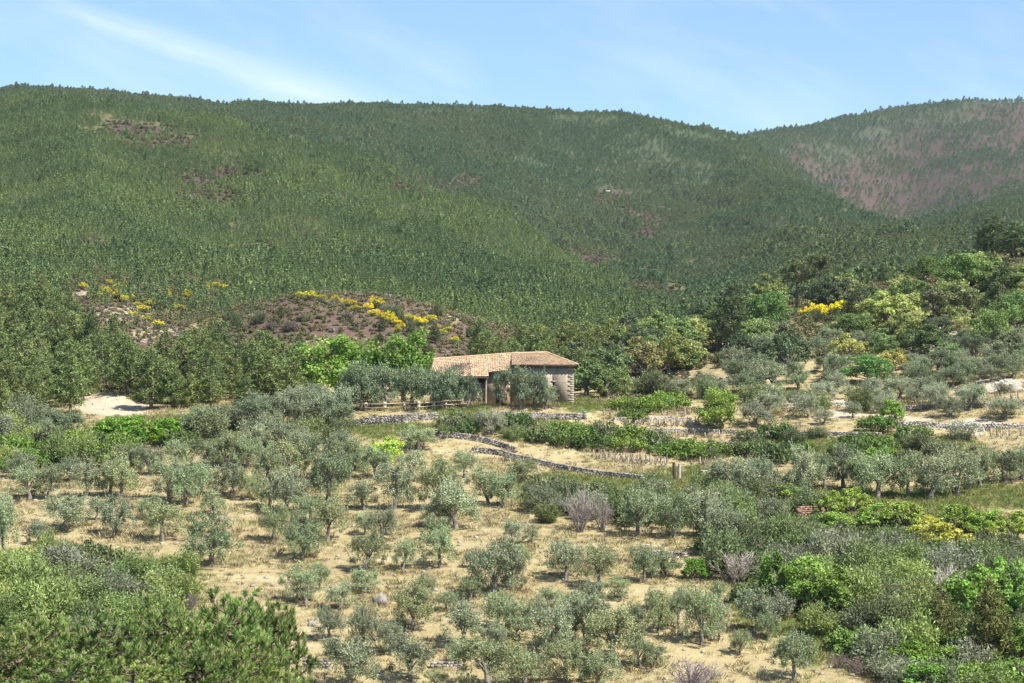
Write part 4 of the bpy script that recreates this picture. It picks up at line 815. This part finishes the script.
# ------------------------------------------------------------------ plants, one by one: (px, py of the base, crown width, height) in photo pixels
OLC = [(.180, .212, .115), (.165, .198, .105), (.205, .228, .138), (.17, .192, .118), (.19, .212, .105)]
OLIVES = [(30,500,36,39),(48,499,30,38),(86,497,34,33),(110,496,30,36),(122,498,34,42),(169,501,40,42),(186,505,36,42),(201,496,34,36),(231,496,36,35),(240,464,30,33),(225,467,30,34),(248,468,30,32),
 (64,530,50,36),(117,536,34,38),(162,541,44,39),(211,567,50,58),(5,557,34,58),(1,526,24,34),
 (286,514,42,46),(273,542,30,42),(270,508,32,28),(328,503,42,52),(364,510,32,31),(394,511,42,52),(433,511,40,52),(488,504,32,42),(503,507,30,38),(456,530,46,52),(440,528,30,30),(328,542,34,44),(310,524,28,30),(302,560,42,40),(381,541,32,36),(391,535,12,18),
 (365,572,42,43),(403,570,26,30),(440,568,40,40),(493,596,46,54),(511,590,30,40),(291,483,36,46),(316,481,36,48),(267,486,30,40),(338,466,32,38),(306,463,30,38),(356,470,28,32),(418,450,38,26),(376,478,30,34),(410,480,34,30),
 (566,580,48,42),(600,588,38,44),(644,583,30,38),(667,576,34,24),(531,544,17,22),(537,511,36,28),(522,482,30,24),(637,537,36,48),(674,539,32,46),(704,538,40,46),(724,558,42,56),
 (658,633,24,46),(679,629,24,40),(702,645,40,58),(719,637,20,38),(754,634,38,42),(611,660,52,56),(549,608,28,22),(519,641,34,42),(555,656,54,56),(585,646,46,54),(565,682,46,44),(525,686,42,38),(597,690,42,40),
 (461,647,42,46),(411,681,42,50),(413,630,44,52),(497,631,36,38),(306,604,38,40),(363,656,40,54),(350,690,56,54),(488,692,60,54),(366,592,34,24),(446,610,24,18),(470,568,16,18),(390,655,26,36),(437,690,24,22),
 (794,680,42,52),(768,640,26,28),
 (804,493,38,46),(843,489,36,44),(862,492,30,36),(878,498,46,48),(908,498,38,44),(930,499,46,46),(958,496,42,46),(980,487,36,40),(1005,483,42,36),(825,490,26,34),(1022,480,36,36),
 (150,475,32,32),(128,470,28,28),(175,470,30,30),(205,468,30,32),(260,452,28,28),(282,448,30,28),(520,572,22,26),(575,620,30,30),(632,640,30,38),(655,665,22,20),(592,608,26,28),(622,600,24,26),(640,668,30,34),(574,640,28,34),(500,650,26,28),(535,625,24,26),(470,600,24,26),(455,665,24,26),(320,590,24,26),(340,610,28,30),(330,640,30,32),(425,600,24,26),(436,540,24,26),(350,480,26,28),(330,488,26,30),(295,500,24,26),(250,500,26,30),(215,515,24,28),(150,520,24,26),(96,520,22,24),(40,545,26,26),(445,485,26,30),(465,478,28,30),(300,535,22,24),(365,535,22,24),(512,545,22,24),(720,606,22,24),(655,612,22,24),(740,655,22,24),(20,478,30,26),(70,482,30,26)]
for q, (px, py, w_, h_) in enumerate(OLIVES):
    c = OLC[q % 5]; look = 'big broad' if w_ >= 46 else 'tall' if h_ > w_ * 1.25 and h_ > 36 else 'small' if w_ < 28 else 'low wide' if h_ < w_ * .85 else 'round'
    plant(plant_olive, 14, 'olive_tree', 'olive tree', 'olive', px, py, w_ * .95, h_ * 1.0, c, look + ' silvery', 'olive trees on the dry slope')
# olives round the barn
for px, py, w_, h_ in ((500, 407, 12, 32), (521, 406, 30, 41), (534, 407, 24, 37), (546, 405, 17, 26), (362, 412, 36, 44), (388, 411, 36, 42), (412, 411, 32, 40), (433, 410, 28, 36), (452, 409, 34, 38), (468, 408, 22, 30), (372, 410, 28, 36), (442, 409, 24, 34)):
    plant(plant_olive, 14, 'olive_tree', 'olive tree', 'olive', px, py, w_ * 1.1, h_ * 1.05, (.125, .155, .090), 'round grey-green', 'olive trees beside the barn', D=(266 + 2 * srng.random() if px < 425 else 261.8 - .5 * srng.random()))
# named single plants
G1 = (.115, .18, .036); G2 = (.150, .205, .040); DK = (.082, .112, .048); MID = (.11, .15, .052); YG = (.20, .22, .045); GREY = (.135, .155, .095)
S = lambda *a, **k: plant(*a, **k)
def bright(px, py, w_, h_, label, c=G1, fn=plant_bright, **k): return S(fn, 5, 'fig_tree', 'tree', 'bright green tree', px, py, w_, h_, c, label=label, **k)
bright(338, 404, 80, 67, 'wide bright green tree rising behind the olives left of the barn', (.13, .20, .04), D=284., fn=plant_lush); bright(404, 403, 66, 70, 'tallest bright green tree behind the olives, touching the barn roof end', (.135, .21, .04), D=284., fn=plant_lush); bright(374, 403, 56, 56, 'lower bright green tree between two taller ones left of the barn', (.115, .18, .038), D=286., fn=plant_lush)
bright(388, 464, 26, 27, 'slender lime-green young tree among grey olives below the fence', (.24, .30, .05)); bright(718, 433, 44, 46, 'lone lime-green tree on the terraces right of the vineyard', (.16, .21, .045), fn=plant_lush); bright(892, 421, 24, 22, 'round vivid green bush on the pale terrace at right', (.11, .18, .03))
bright(696, 580, 26, 22, 'small vivid green bush at the edge of the heath thicket', (.09, .2, .025)); bright(936, 554, 52, 40, 'yellow-green rounded fig tree in front of the fig row', (.26, .27, .055))
for q, (px, py, w_, h_, lb) in enumerate(((783, 500, 36, 18, 'low lime-green bush at the left end of the fig row'), (830, 516, 30, 26, 'lime-green fig bush beside the short reddish wall'), (853, 513, 36, 24, 'lime-green fig bush, second right of the reddish wall'), (872, 526, 40, 22, 'wide fig bush just left of the yellow-green fig tree'), (905, 528, 44, 26, 'fig bush of the row behind the yellow-green fig tree, left one'), (958, 533, 40, 28, 'fig bush of the row just right of the yellow-green fig tree'), (985, 536, 38, 28, 'fig bush of the row above the pale bare patch at right'), (1012, 540, 40, 30, 'fig bush at the far right end of the fig row'), (835, 530, 34, 18, 'low mid-green bush in front of the lime-green figs'))):
    bright(px, py, w_, h_, lb, G2 if q % 2 else (.16, .215, .045))
for q, (px, py, w_, h_, lb) in enumerate(((778, 600, 44, 46, 'bright green fig tree at the left of the clump in the right thicket'), (808, 612, 52, 50, 'bright green fig tree in the middle of the clump in the right thicket'), (838, 616, 48, 46, 'bright green fig tree at the right of the clump in the thicket'), (975, 628, 52, 60, 'bright green fig tree behind the young pine sapling'), (1012, 622, 50, 62, 'bright green fig tree at the right edge above the bottom corner'), (1015, 665, 44, 44, 'bright green fig bush low at the right edge'))):
    bright(px, py, w_, h_, lb, G1 if q % 2 else (.125, .19, .04))
def bare(px, py, w_, h_, label, c): return S(plant_bare, 3, 'bare_bush', 'bush', 'leafless bush', px, py, w_, h_, c, label=label)
bare(580, 532, 34, 46, 'tall leafless grey-brown bush above the dry olive slope', (.20, .165, .15)); bare(602, 530, 22, 34, 'smaller leafless bush right against the tall grey-brown one', (.21, .18, .16)); bare(690, 692, 56, 36, 'wide purple-grey leafless bush at the bottom edge', (.19, .155, .165)); bare(735, 585, 34, 34, 'pale leafless bush at the left rim of the heath thicket', (.25, .22, .18)); bare(945, 600, 26, 34, 'dead pale branches in the thicket left of the right figs', (.34, .30, .26)); bare(190, 610, 14, 18, 'small dead bush in the green broom at left', (.2, .16, .15)); bare(862, 675, 30, 20, 'dark brown dead bush at the foot of the right thicket', (.12, .09, .075)); bare(838, 668, 26, 17, 'smaller dark dead bush on the dry ground near the bottom', (.12, .09, .075))
for q, (px, py, w_, h_, D, lb) in enumerate(((990, 668, 46, 84, None, 'young brown-green pine sapling in front of the right figs'), (942, 650, 30, 62, None, 'slim brownish pine sapling left of the larger one'))): S(plant_pine, 6, 'pine_tree', 'pine tree', 'pine', px, py, w_, h_, (.13, .14, .045), label=lb)
# close pines at the lower left
NP = [(40, 610, 53, 'leftmost close pine with pale dead twigs at the lower left edge'), (110, 612, 51, 'close pine in the middle of the bottom-left pines, lower than its neighbours'), (158, 604, 55, 'close pine just left of the tallest close pine'), (236, 578, 57, 'tallest close pine, standing out against the dry slope'), (272, 604, 62, 'rightmost close pine, beside the heap of pale stones'), (200, 640, 47, 'low close pine below the tallest one at the bottom edge'), (10, 636, 46, 'close pine cut by the bottom left corner'), (80, 652, 44, 'low close pine along the bottom edge under the left pines'), (250, 655, 50, 'small close pine at the bottom right of the close group'), (140, 650, 45, 'low close pine along the bottom edge between two larger ones')]
for px, top, D, lb in NP:
    x = (px - 512) / F * D; z = float(zfun(x, D)); H_ = (HY - top) * D / F - z; plant(plant_nearpine, 3, 'close_pine', 'pine tree', 'close pine', px, HY - F * z / D, 128 * 55 / D, H_ * F / D, (.135, .18, .05), label=lb, D=D)
# pines of the middle distance
S(plant_umbrella, 2, 'umbrella_pine', 'pine tree', 'tall pine', 796, 314, 32, 58, (.10, .115, .05), label='broader of the two tall umbrella pines on the wooded slope', dmin=262); S(plant_umbrella, 2, 'umbrella_pine', 'pine tree', 'tall pine', 820, 312, 22, 56, (.105, .12, .05), label='slimmer of the two tall umbrella pines on the wooded slope', dmin=262)
for px, py, w_, h_, lb in ((882, 278, 14, 24, 'small dark pointed pine alone on the hillside crest'), (992, 252, 32, 42, 'tall dark pine on the hillside crest near the right edge'), (1016, 258, 34, 36, 'dark pine at the right edge of the hillside crest'), (952, 262, 20, 22, 'small dark pine left of the tall one on the crest'), (730, 350, 36, 62, 'dark pine left of the round deep green tree on the wooded slope'), (1004, 300, 30, 40, 'dark pine in the thicket at the right edge')): S(plant_pine, 6, 'pine_tree', 'pine tree', 'pine', px, py, w_, h_, (.08, .105, .045), label=lb, dmin=262)
def oak(px, py, w_, h_, c, label, name='oak_tree', **k): return S(plant_lush if c[1] > c[0] * 1.3 and c[1] > .12 else plant_oak, 5, name, 'tree', 'oak', px, py, w_, h_, c, label=label, dmin=262, **k)
CH = (.085, .135, .042)
for a in ((768, 331, 42, 40, CH, 'round deep green chestnut tree left of the umbrella pines'), (642, 379, 34, 40, (.19, .18, .075), 'golden-leaved oak above the terraces right of the barn'), (668, 374, 42, 40, (.15, .165, .055), 'broad pale green oak just right of the golden oak'), (888, 330, 46, 36, (.21, .225, .075), 'broad yellow-green oak in catkin, right of the yellow brooms'), (850, 362, 36, 26, (.21, .205, .07), 'golden oak with dark shade beneath, below the catkin oak'), (850, 338, 44, 24, (.085, .13, .045), 'deep green tree between the brooms and the catkin oak'), (868, 384, 44, 30, (.085, .155, .045), 'vivid deep green bush above the grey olive hedge'), (893, 372, 30, 22, (.19, .18, .055), 'yellowish oak bush right of the vivid deep green bush'), (905, 345, 44, 34, (.14, .165, .055), 'green oak below and right of the catkin oak'), (925, 356, 40, 32, DK, 'dark oak under the sandy shelf'), (965, 293, 56, 38, (.09, .15, .045), 'broad vivid green tree up on the hillside crest'), (925, 283, 30, 26, (.105, .15, .045), 'smaller vivid green tree left of the broad one on the crest'), (1015, 335, 40, 44, (.105, .165, .05), 'bright green chestnut at the right edge, upper one'), (990, 350, 40, 40, (.11, .17, .05), 'bright green chestnut just left of the right edge, lower one'), (935, 322, 40, 34, (.095, .10, .055), 'grey-brown oak in the thicket, left part'), (965, 318, 42, 34, (.10, .11, .05), 'grey-brown oak in the thicket, middle part'), (1000, 322, 38, 40, (.08, .10, .045), 'grey-green oak in the thicket, right part')): oak(*a)
for px, py, w_, h_, lb in ((818, 322, 16, 17, 'brightest yellow-flowering broom under the umbrella pines'), (839, 319, 13, 16, 'yellow-flowering broom at the right of the group under the umbrella pines'), (805, 318, 12, 10, 'small yellow-flowering broom at the left of the group'), (830, 314, 10, 9, 'small yellow-flowering broom behind two larger ones')): S(plant_bloom, 4, 'flowering_broom', 'shrub', 'broom', px, py, w_, h_, MID, label=lb, dmin=262, crown_color=(.82, .66, .015))
# yellow brooms on the brown hillock
hrng = random.Random(12)
BL = [(368, 312), (374, 316), (380, 319), (386, 322), (392, 324), (397, 327), (402, 330), (418, 326), (424, 328), (352, 308), (345, 306), (357, 311), (335, 305), (437, 330), (430, 325), (322, 302), (390, 318), (410, 320), (130, 299), (125, 304), (150, 308), (160, 304), (137, 307), (120, 294), (178, 312), (205, 292), (214, 290), (224, 291), (240, 292), (143, 313), (168, 300), (98, 300), (82, 290), (232, 254), (455, 345), (540, 335), (110, 287), (118, 300), (133, 318), (146, 322), (158, 330), (105, 296), (188, 300), (196, 306), (310, 300), (300, 298), (440, 336), (448, 332), (398, 334), (376, 308)]
for q, (px, py) in enumerate(BL): S(plant_bloom, 4, 'flowering_broom', 'shrub', 'yellow broom', px, py, hrng.uniform(7, 12), hrng.uniform(5, 9), MID, look='low', group='brooms in flower on the brown hillock', dmin=300, crown_color=(.80, .60, .01) if q < 10 else (.60, .50, .03))
S(plant_bloom, 4, 'flowering_shrub', 'shrub', 'white shrub', 963, 440, 32, 18, GREY, label='white-blossoming shrub on the terrace at right', crown_color=(.62, .60, .55)); S(plant_bloom, 4, 'flowering_shrub', 'shrub', 'white shrub', 1004, 392, 20, 12, GREY, label='white-blossoming shrub beside the pale dirt track', dmin=255, crown_color=(.7, .66, .64))
# ---- shrubs and trees that fill the thickets, each a thing of its own
def inside(x, y, P):
    c = False; j = len(P) - 1
    for i in range(len(P)):
        if (P[i][1] > y) != (P[j][1] > y) and x < (P[j][0] - P[i][0]) * (y - P[i][1]) / (P[j][1] - P[i][1]) + P[i][0]: c = not c
        j = i
    return c
def fill(poly, gap, kinds, seed, group, dmin=140, tries=2500, own=.5, most=90):
    """scatter things of mixed kinds over the ground seen inside an image polygon, no nearer to each other than gap metres"""
    r = random.Random(seed); xs = [p[0] for p in poly]; yv = [p[1] for p in poly]; pts = []
    for _ in range(tries):
        if len(pts) >= most: break
        px = r.uniform(min(xs), max(xs)); py = r.uniform(min(yv), max(yv))
        if not inside(px, py, poly): continue
        x, D, z = ground_at(px, py, dmin)
        if any((x - a) ** 2 + (D - b) ** 2 < gap * gap for a, b in pts): continue
        if any(abs(x - a) < own * c and abs(D - b) < own * c for a, b, c in PLACED): continue
        fn, nv, name, cat, kind, W0, H0, cols, look = r.choice(kinds); f = r.uniform(.75, 1.3); g_ = r.uniform(.85, 1.2)
        w_, h_ = W0 * f * F / D, H0 * f * g_ * F / D
        if any(D < kd and max(0, min(px + w_ / 2, kx + kw / 2) - max(px - w_ / 2, kx - kw / 2)) * max(0, min(py, ky) - max(py - h_, ky - kh)) > .2 * kw * kh for kx, ky, kw, kh, kd in KEEP): continue
        pts.append((x, D))
        plant(fn, nv, name, cat, kind, px, py, W0 * f * F / D, H0 * f * g_ * F / D, r.choice(cols), look, group, D=D)
HEATHC = [(.110, .135, .060), (.13, .15, .075), (.15, .165, .10), (.12, .15, .055), (.165, .175, .12)]
K_FEATHER = (plant_feather, 6, 'tree_heath', 'shrub', 'feathery shrub', 3.4, 2.7, HEATHC, 'grey-green')
K_FEATHERL = (plant_feather, 6, 'tree_heath', 'shrub', 'feathery shrub', 2.7, 1.8, HEATHC, 'low grey-green')
K_FEATHERG = (plant_feather, 6, 'broom_shrub', 'shrub', 'broom shrub', 3.2, 2.8, [(.185, .235, .068), (.21, .25, .075), (.155, .20, .062)], 'fresh green')
K_BRAMBLE = (plant_bramble, 5, 'bramble', 'shrub', 'leafy mound', 4.4, 1.7, [(.10, .155, .035), (.12, .18, .035), (.085, .13, .04)], 'low green')
K_BRAMBLED = (plant_bramble, 5, 'bramble', 'shrub', 'leafy mound', 4.0, 1.8, [(.075, .11, .035), (.10, .13, .05), (.13, .145, .075)], 'low dull')
K_OAKD = (plant_oak, 6, 'oak_tree', 'tree', 'oak', 5.6, 5.2, [DK, (.065, .09, .045), MID, (.085, .10, .055)], 'dark')
K_OAKM = (plant_oak, 6, 'oak_tree', 'tree', 'oak', 5.6, 5.2, [(.135, .17, .055), (.155, .18, .065), (.115, .155, .055), (.10, .145, .055)], 'mid-green')
K_OAKY = (plant_oak, 6, 'oak_tree', 'tree', 'oak', 4.8, 4.2, [(.21, .23, .085), (.225, .235, .09)], 'pale green')
K_OLV = (plant_olive, 14, 'olive_tree', 'olive tree', 'olive', 3.8, 3.1, [(.155, .18, .105), (.17, .19, .115), (.14, .168, .095)], 'grey')
K_OLVS = (plant_olive, 14, 'olive_tree', 'olive tree', 'olive', 3.4, 2.8, [(.19, .215, .14), (.205, .22, .15)], 'small silvery')
fill([(715, 500), (800, 505), (905, 545), (905, 615), (880, 640), (850, 640), (770, 625), (735, 590), (715, 560)], 2.6, [K_FEATHER, K_FEATHER, K_FEATHER, K_BRAMBLED, K_FEATHERG], 1, 'shrubs of the heath thicket', most=75)
fill([(860, 560), (1030, 560), (1030, 700), (880, 700), (850, 650)], 2.5, [K_FEATHER, K_FEATHERG, K_BRAMBLE, K_FEATHER], 2, 'shrubs of the heath thicket', most=60)
fill([(905, 655), (1030, 655), (1030, 700), (890, 700)], 2.2, [K_BRAMBLE, (plant_bright, 5, 'leafy_bush', 'bush', 'leafy bush', 3.2, 2.2, [(.10, .18, .03), (.12, .2, .035)], 'bright green')], 21, 'bushes of the bottom right corner', most=14)
fill([(540, 493), (640, 496), (740, 496), (740, 530), (620, 525), (540, 525)], 2.7, [K_FEATHERL, K_FEATHERL, K_FEATHERL, K_BRAMBLED], 3, 'shrubs above the dry slope', most=34)
fill([(650, 490), (800, 484), (800, 505), (720, 510), (650, 500)], 2.8, [K_FEATHERL, K_FEATHERL, K_OLV], 31, 'shrubs above the dry slope', most=18)
fill([(525, 438), (600, 434), (655, 446), (745, 452), (765, 460), (690, 458), (640, 453), (560, 446)], 2.2, [K_BRAMBLE, K_BRAMBLE, K_BRAMBLED], 4, 'green mounds on the vineyard terrace', most=17)
fill([(740, 440), (900, 425), (960, 450), (940, 462), (800, 465), (750, 462)], 3.0, [K_BRAMBLE, K_BRAMBLED, K_FEATHERL, K_BRAMBLED], 5, 'shrubs on the right terraces', most=16)
fill([(-5, 440), (75, 440), (130, 448), (130, 470), (-5, 470)], 2.3, [K_BRAMBLE, K_FEATHERG, K_BRAMBLE, K_BRAMBLED], 6, 'green shrubs at the left edge', most=30)
fill([(105, 431), (200, 429), (200, 448), (105, 448)], 2.2, [(plant_bright, 5, 'leafy_bush', 'bush', 'leafy bush', 4.0, 2.6, [(.11, .20, .025), (.10, .18, .03)], 'bright green'), K_BRAMBLE], 7, 'bright bushes below the pale clearing', most=14)
fill([(-5, 590), (60, 560), (185, 575), (195, 660), (-5, 680)], 2.2, [K_FEATHERG, K_FEATHERG, K_FEATHERG, K_FEATHER, K_BRAMBLED], 8, 'green brooms behind the close pines', most=42)
fill([(200, 425), (345, 425), (350, 445), (250, 450), (200, 450)], 2.6, [K_OLV, K_OLV, K_FEATHER], 9, 'grey trees below the fence', most=15)
fill([(260, 415), (350, 408), (350, 428), (250, 430)], 2.7, [K_OLV, (plant_olive, 14, 'olive_tree', 'olive tree', 'olive', 4.8, 4.2, [(.16, .18, .115), (.17, .19, .12)], 'bushy')], 91, 'grey trees below the fence', most=9)
fill([(-5, 430), (62, 428), (62, 442), (-5, 446)], 2.6, [K_OLV, K_OLV, K_FEATHER], 92, 'grey trees at the left edge', most=16)
fill([(750, 400), (860, 395), (875, 420), (750, 430)], 3.6, [K_OLVS, K_OLVS, K_FEATHER], 10, 'small olives on the right terraces', dmin=255, most=14)
fill([(860, 396), (940, 398), (1028, 410), (1028, 420), (870, 420)], 3.8, [K_OLVS], 11, 'small olives on the right terraces', dmin=255, most=15)
fill([(905, 372), (1030, 358), (1030, 376), (950, 388), (880, 394), (870, 386)], 2.8, [K_OLV], 12, 'grey olive hedge on the right slope', dmin=262, most=24)
fill([(730, 362), (830, 345), (850, 385), (780, 395), (730, 395)], 3.7, [K_OLV, K_OLV, K_OLV, K_OAKD], 13, 'grey olives on the wooded slope', dmin=262, most=22)
fill([(600, 340), (700, 335), (780, 315), (780, 350), (730, 365), (690, 372), (600, 368)], 4.2, [K_OAKM, K_OAKD, K_OAKY, K_OAKM], 14, 'oaks on the wooded slope', dmin=285, most=48)
fill([(575, 372), (625, 370), (628, 400), (580, 402)], 2.6, [K_OAKD, K_OAKM, (plant_bright, 5, 'leafy_bush', 'bush', 'leafy bush', 4.0, 2.8, [(.10, .17, .04)], 'green')], 15, 'trees just right of the barn', dmin=278, most=14)
fill([(628, 385), (740, 378), (740, 398), (690, 408), (628, 402)], 3.6, [K_FEATHER, K_BRAMBLED, K_OLV], 16, 'shrubs on the pale bank', dmin=272, most=7)
fill([(845, 300), (1030, 265), (1030, 330), (900, 345), (840, 330)], 4.6, [K_OAKM, K_OAKD, K_OAKY, K_OAKM], 17, 'trees of the upper right slope', dmin=270, most=34)
fill([(850, 345), (1030, 335), (1030, 362), (900, 375), (850, 375)], 4.4, [K_OAKD, K_OLV, K_OAKM, K_OLV], 18, 'trees of the right slope', dmin=266, most=18)
fill([(760, 300), (850, 290), (850, 310), (770, 318)], 3.2, [K_OAKM, K_OAKD, K_FEATHER], 19, 'trees by the umbrella pines', dmin=262, most=5)
fill([(560, 418), (640, 412), (640, 420), (565, 424)], 1.8, [K_BRAMBLE], 20, 'green mounds beside the barn', most=2)
fill([(625, 407), (668, 405), (668, 412), (625, 413)], 1.7, [K_BRAMBLE], 22, 'green mounds above the vineyard wall', most=5)
fill([(440, 425), (520, 428), (520, 440), (440, 436)], 2.4, [K_FEATHER, K_BRAMBLED, K_OLVS], 23, 'shrubs under the barn', most=10)
fill([(215, 318), (450, 310), (480, 350), (450, 368), (215, 360)], 4.2, [(plant_feather, 6, 'hillock_shrub', 'shrub', 'hillock shrub', 2.6, 1.9, [(.085, .10, .05), (.13, .115, .07), (.12, .10, .085)], 'low'), (plant_pine, 6, 'pine_tree', 'pine tree', 'pine', 1.7, 2.6, [(.085, .11, .045)], 'young')], 24, 'shrubs on the brown hillock', dmin=300, most=28)
# the pine wood on the left
PC = [(.11, .142, .048), (.12, .15, .05), (.10, .135, .048), (.13, .158, .055)]
K_PINE = (plant_pine, 6, 'pine_tree', 'pine tree', 'wood pine', 4.0, 6.3, PC, 'dense')
def wood(poly, seed, gap, label, group, dmin, most):
    n0 = len(CURRENT); fill(poly, gap, [K_PINE], seed, group, dmin, 4000, .0, most)
    for d in CURRENT[n0:]: d['label'] = label; d['o']['label'] = label
wood([(-12, 300), (48, 308), (100, 352), (150, 392), (150, 400), (80, 402), (76, 425), (-12, 432)], 30, 2.7, 'bushy green pine packed in the wood left of the pale clearing', 'pines of the left wood', 278, 140)
wood([(150, 378), (200, 362), (300, 385), (300, 408), (250, 415), (148, 415)], 31, 2.5, 'bushy green pine packed in the wood right of the pale clearing', 'pines of the wood behind the grey trees', 278, 75)
wood([(480, 362), (600, 362), (600, 385), (580, 392), (480, 390)], 32, 3.4, 'green pine in the strip of wood behind the barn', 'pines behind the barn', 285, 26)

# ------------------------------------------------------------------ labels that say which one
LM += [('the stone barn', 505, 385), ('the tall leafless grey bush', 580, 508), ('the purple leafless bush', 690, 674), ('the pale clearing', 110, 405), ('the tall umbrella pines', 806, 285), ('the young pine sapling', 990, 626), ('the yellow-green fig tree', 936, 534),
       ('the rail fence', 400, 404), ('the dark corner post', 675, 470), ('the lime-green young tree', 388, 450), ('the vivid round bush', 892, 411), ('the golden-leaved oak', 642, 360), ('the tallest close pine', 240, 600), ('the lone lime-green tree', 718, 410), ('the diagonal stone wall', 560, 466),
       ('the bright fig clump', 808, 590), ('the big pale boulder', 381, 598), ('the white-blossoming shrub', 963, 432), ('the broad catkin oak', 888, 312), ('the reddish stone wall', 808, 510), ('the heap of pale stones', 320, 624), ('the deep green chestnut', 768, 312), ('the sandy shelf', 948, 328), ('the vivid crest tree', 965, 275),
       ('the bottom left corner', 0, 683), ('the bottom right corner', 1024, 683), ('the small bright bush', 696, 570), ('the dirt track', 980, 390), ('the rubble wall', 445, 664), ('the sandy bank', 745, 372)]
ORD = ['nearest', 'second', 'third', 'fourth', 'fifth', 'sixth', 'seventh', 'eighth', 'ninth', 'tenth', 'eleventh', 'twelfth', 'thirteenth', 'fourteenth', 'fifteenth', 'sixteenth', 'seventeenth', 'eighteenth', 'nineteenth', 'twentieth']
DIRN = ['right of', 'above right of', 'above', 'above left of', 'left of', 'below left of', 'below', 'below right of']
cand = {}
for d in CURRENT:
    if d['label']: continue
    L_ = sorted(range(len(LM)), key=lambda m: math.hypot(LM[m][1] - d['px'], LM[m][2] - d['py']))[:7]
    d['c'] = [(m, int(((math.degrees(math.atan2(LM[m][2] - d['py'], d['px'] - LM[m][1])) + 382.5) % 360) // 45), math.hypot(LM[m][1] - d['px'], LM[m][2] - d['py'])) for m in L_]
todo = [d for d in CURRENT if not d['label']]
for d in todo:
    best = None
    for m, s, dist in d['c']:
        rank = 0
        for e in CURRENT:
            if e is d or e['kind'] != d['kind']: continue
            dx = e['px'] - LM[m][1]; dy = LM[m][2] - e['py']; dd = math.hypot(dx, dy)
            if dd < dist and int(((math.degrees(math.atan2(dy, dx)) + 382.5) % 360) // 45) == s: rank += 1
        sc = rank * 18 + dist
        if best is None or sc < best[0]: best = (sc, rank, m, s)
    _, rank, m, s = best
    d['o']['label'] = f"{(d['look'] + ' ') if d['look'] else ''}{d['kind']}, {ORD[min(rank, 19)]} {d['kind'].split()[-1]} {DIRN[s]} {LM[m][0]}"
print('things', len(CURRENT), 'objects', len(bpy.data.objects))
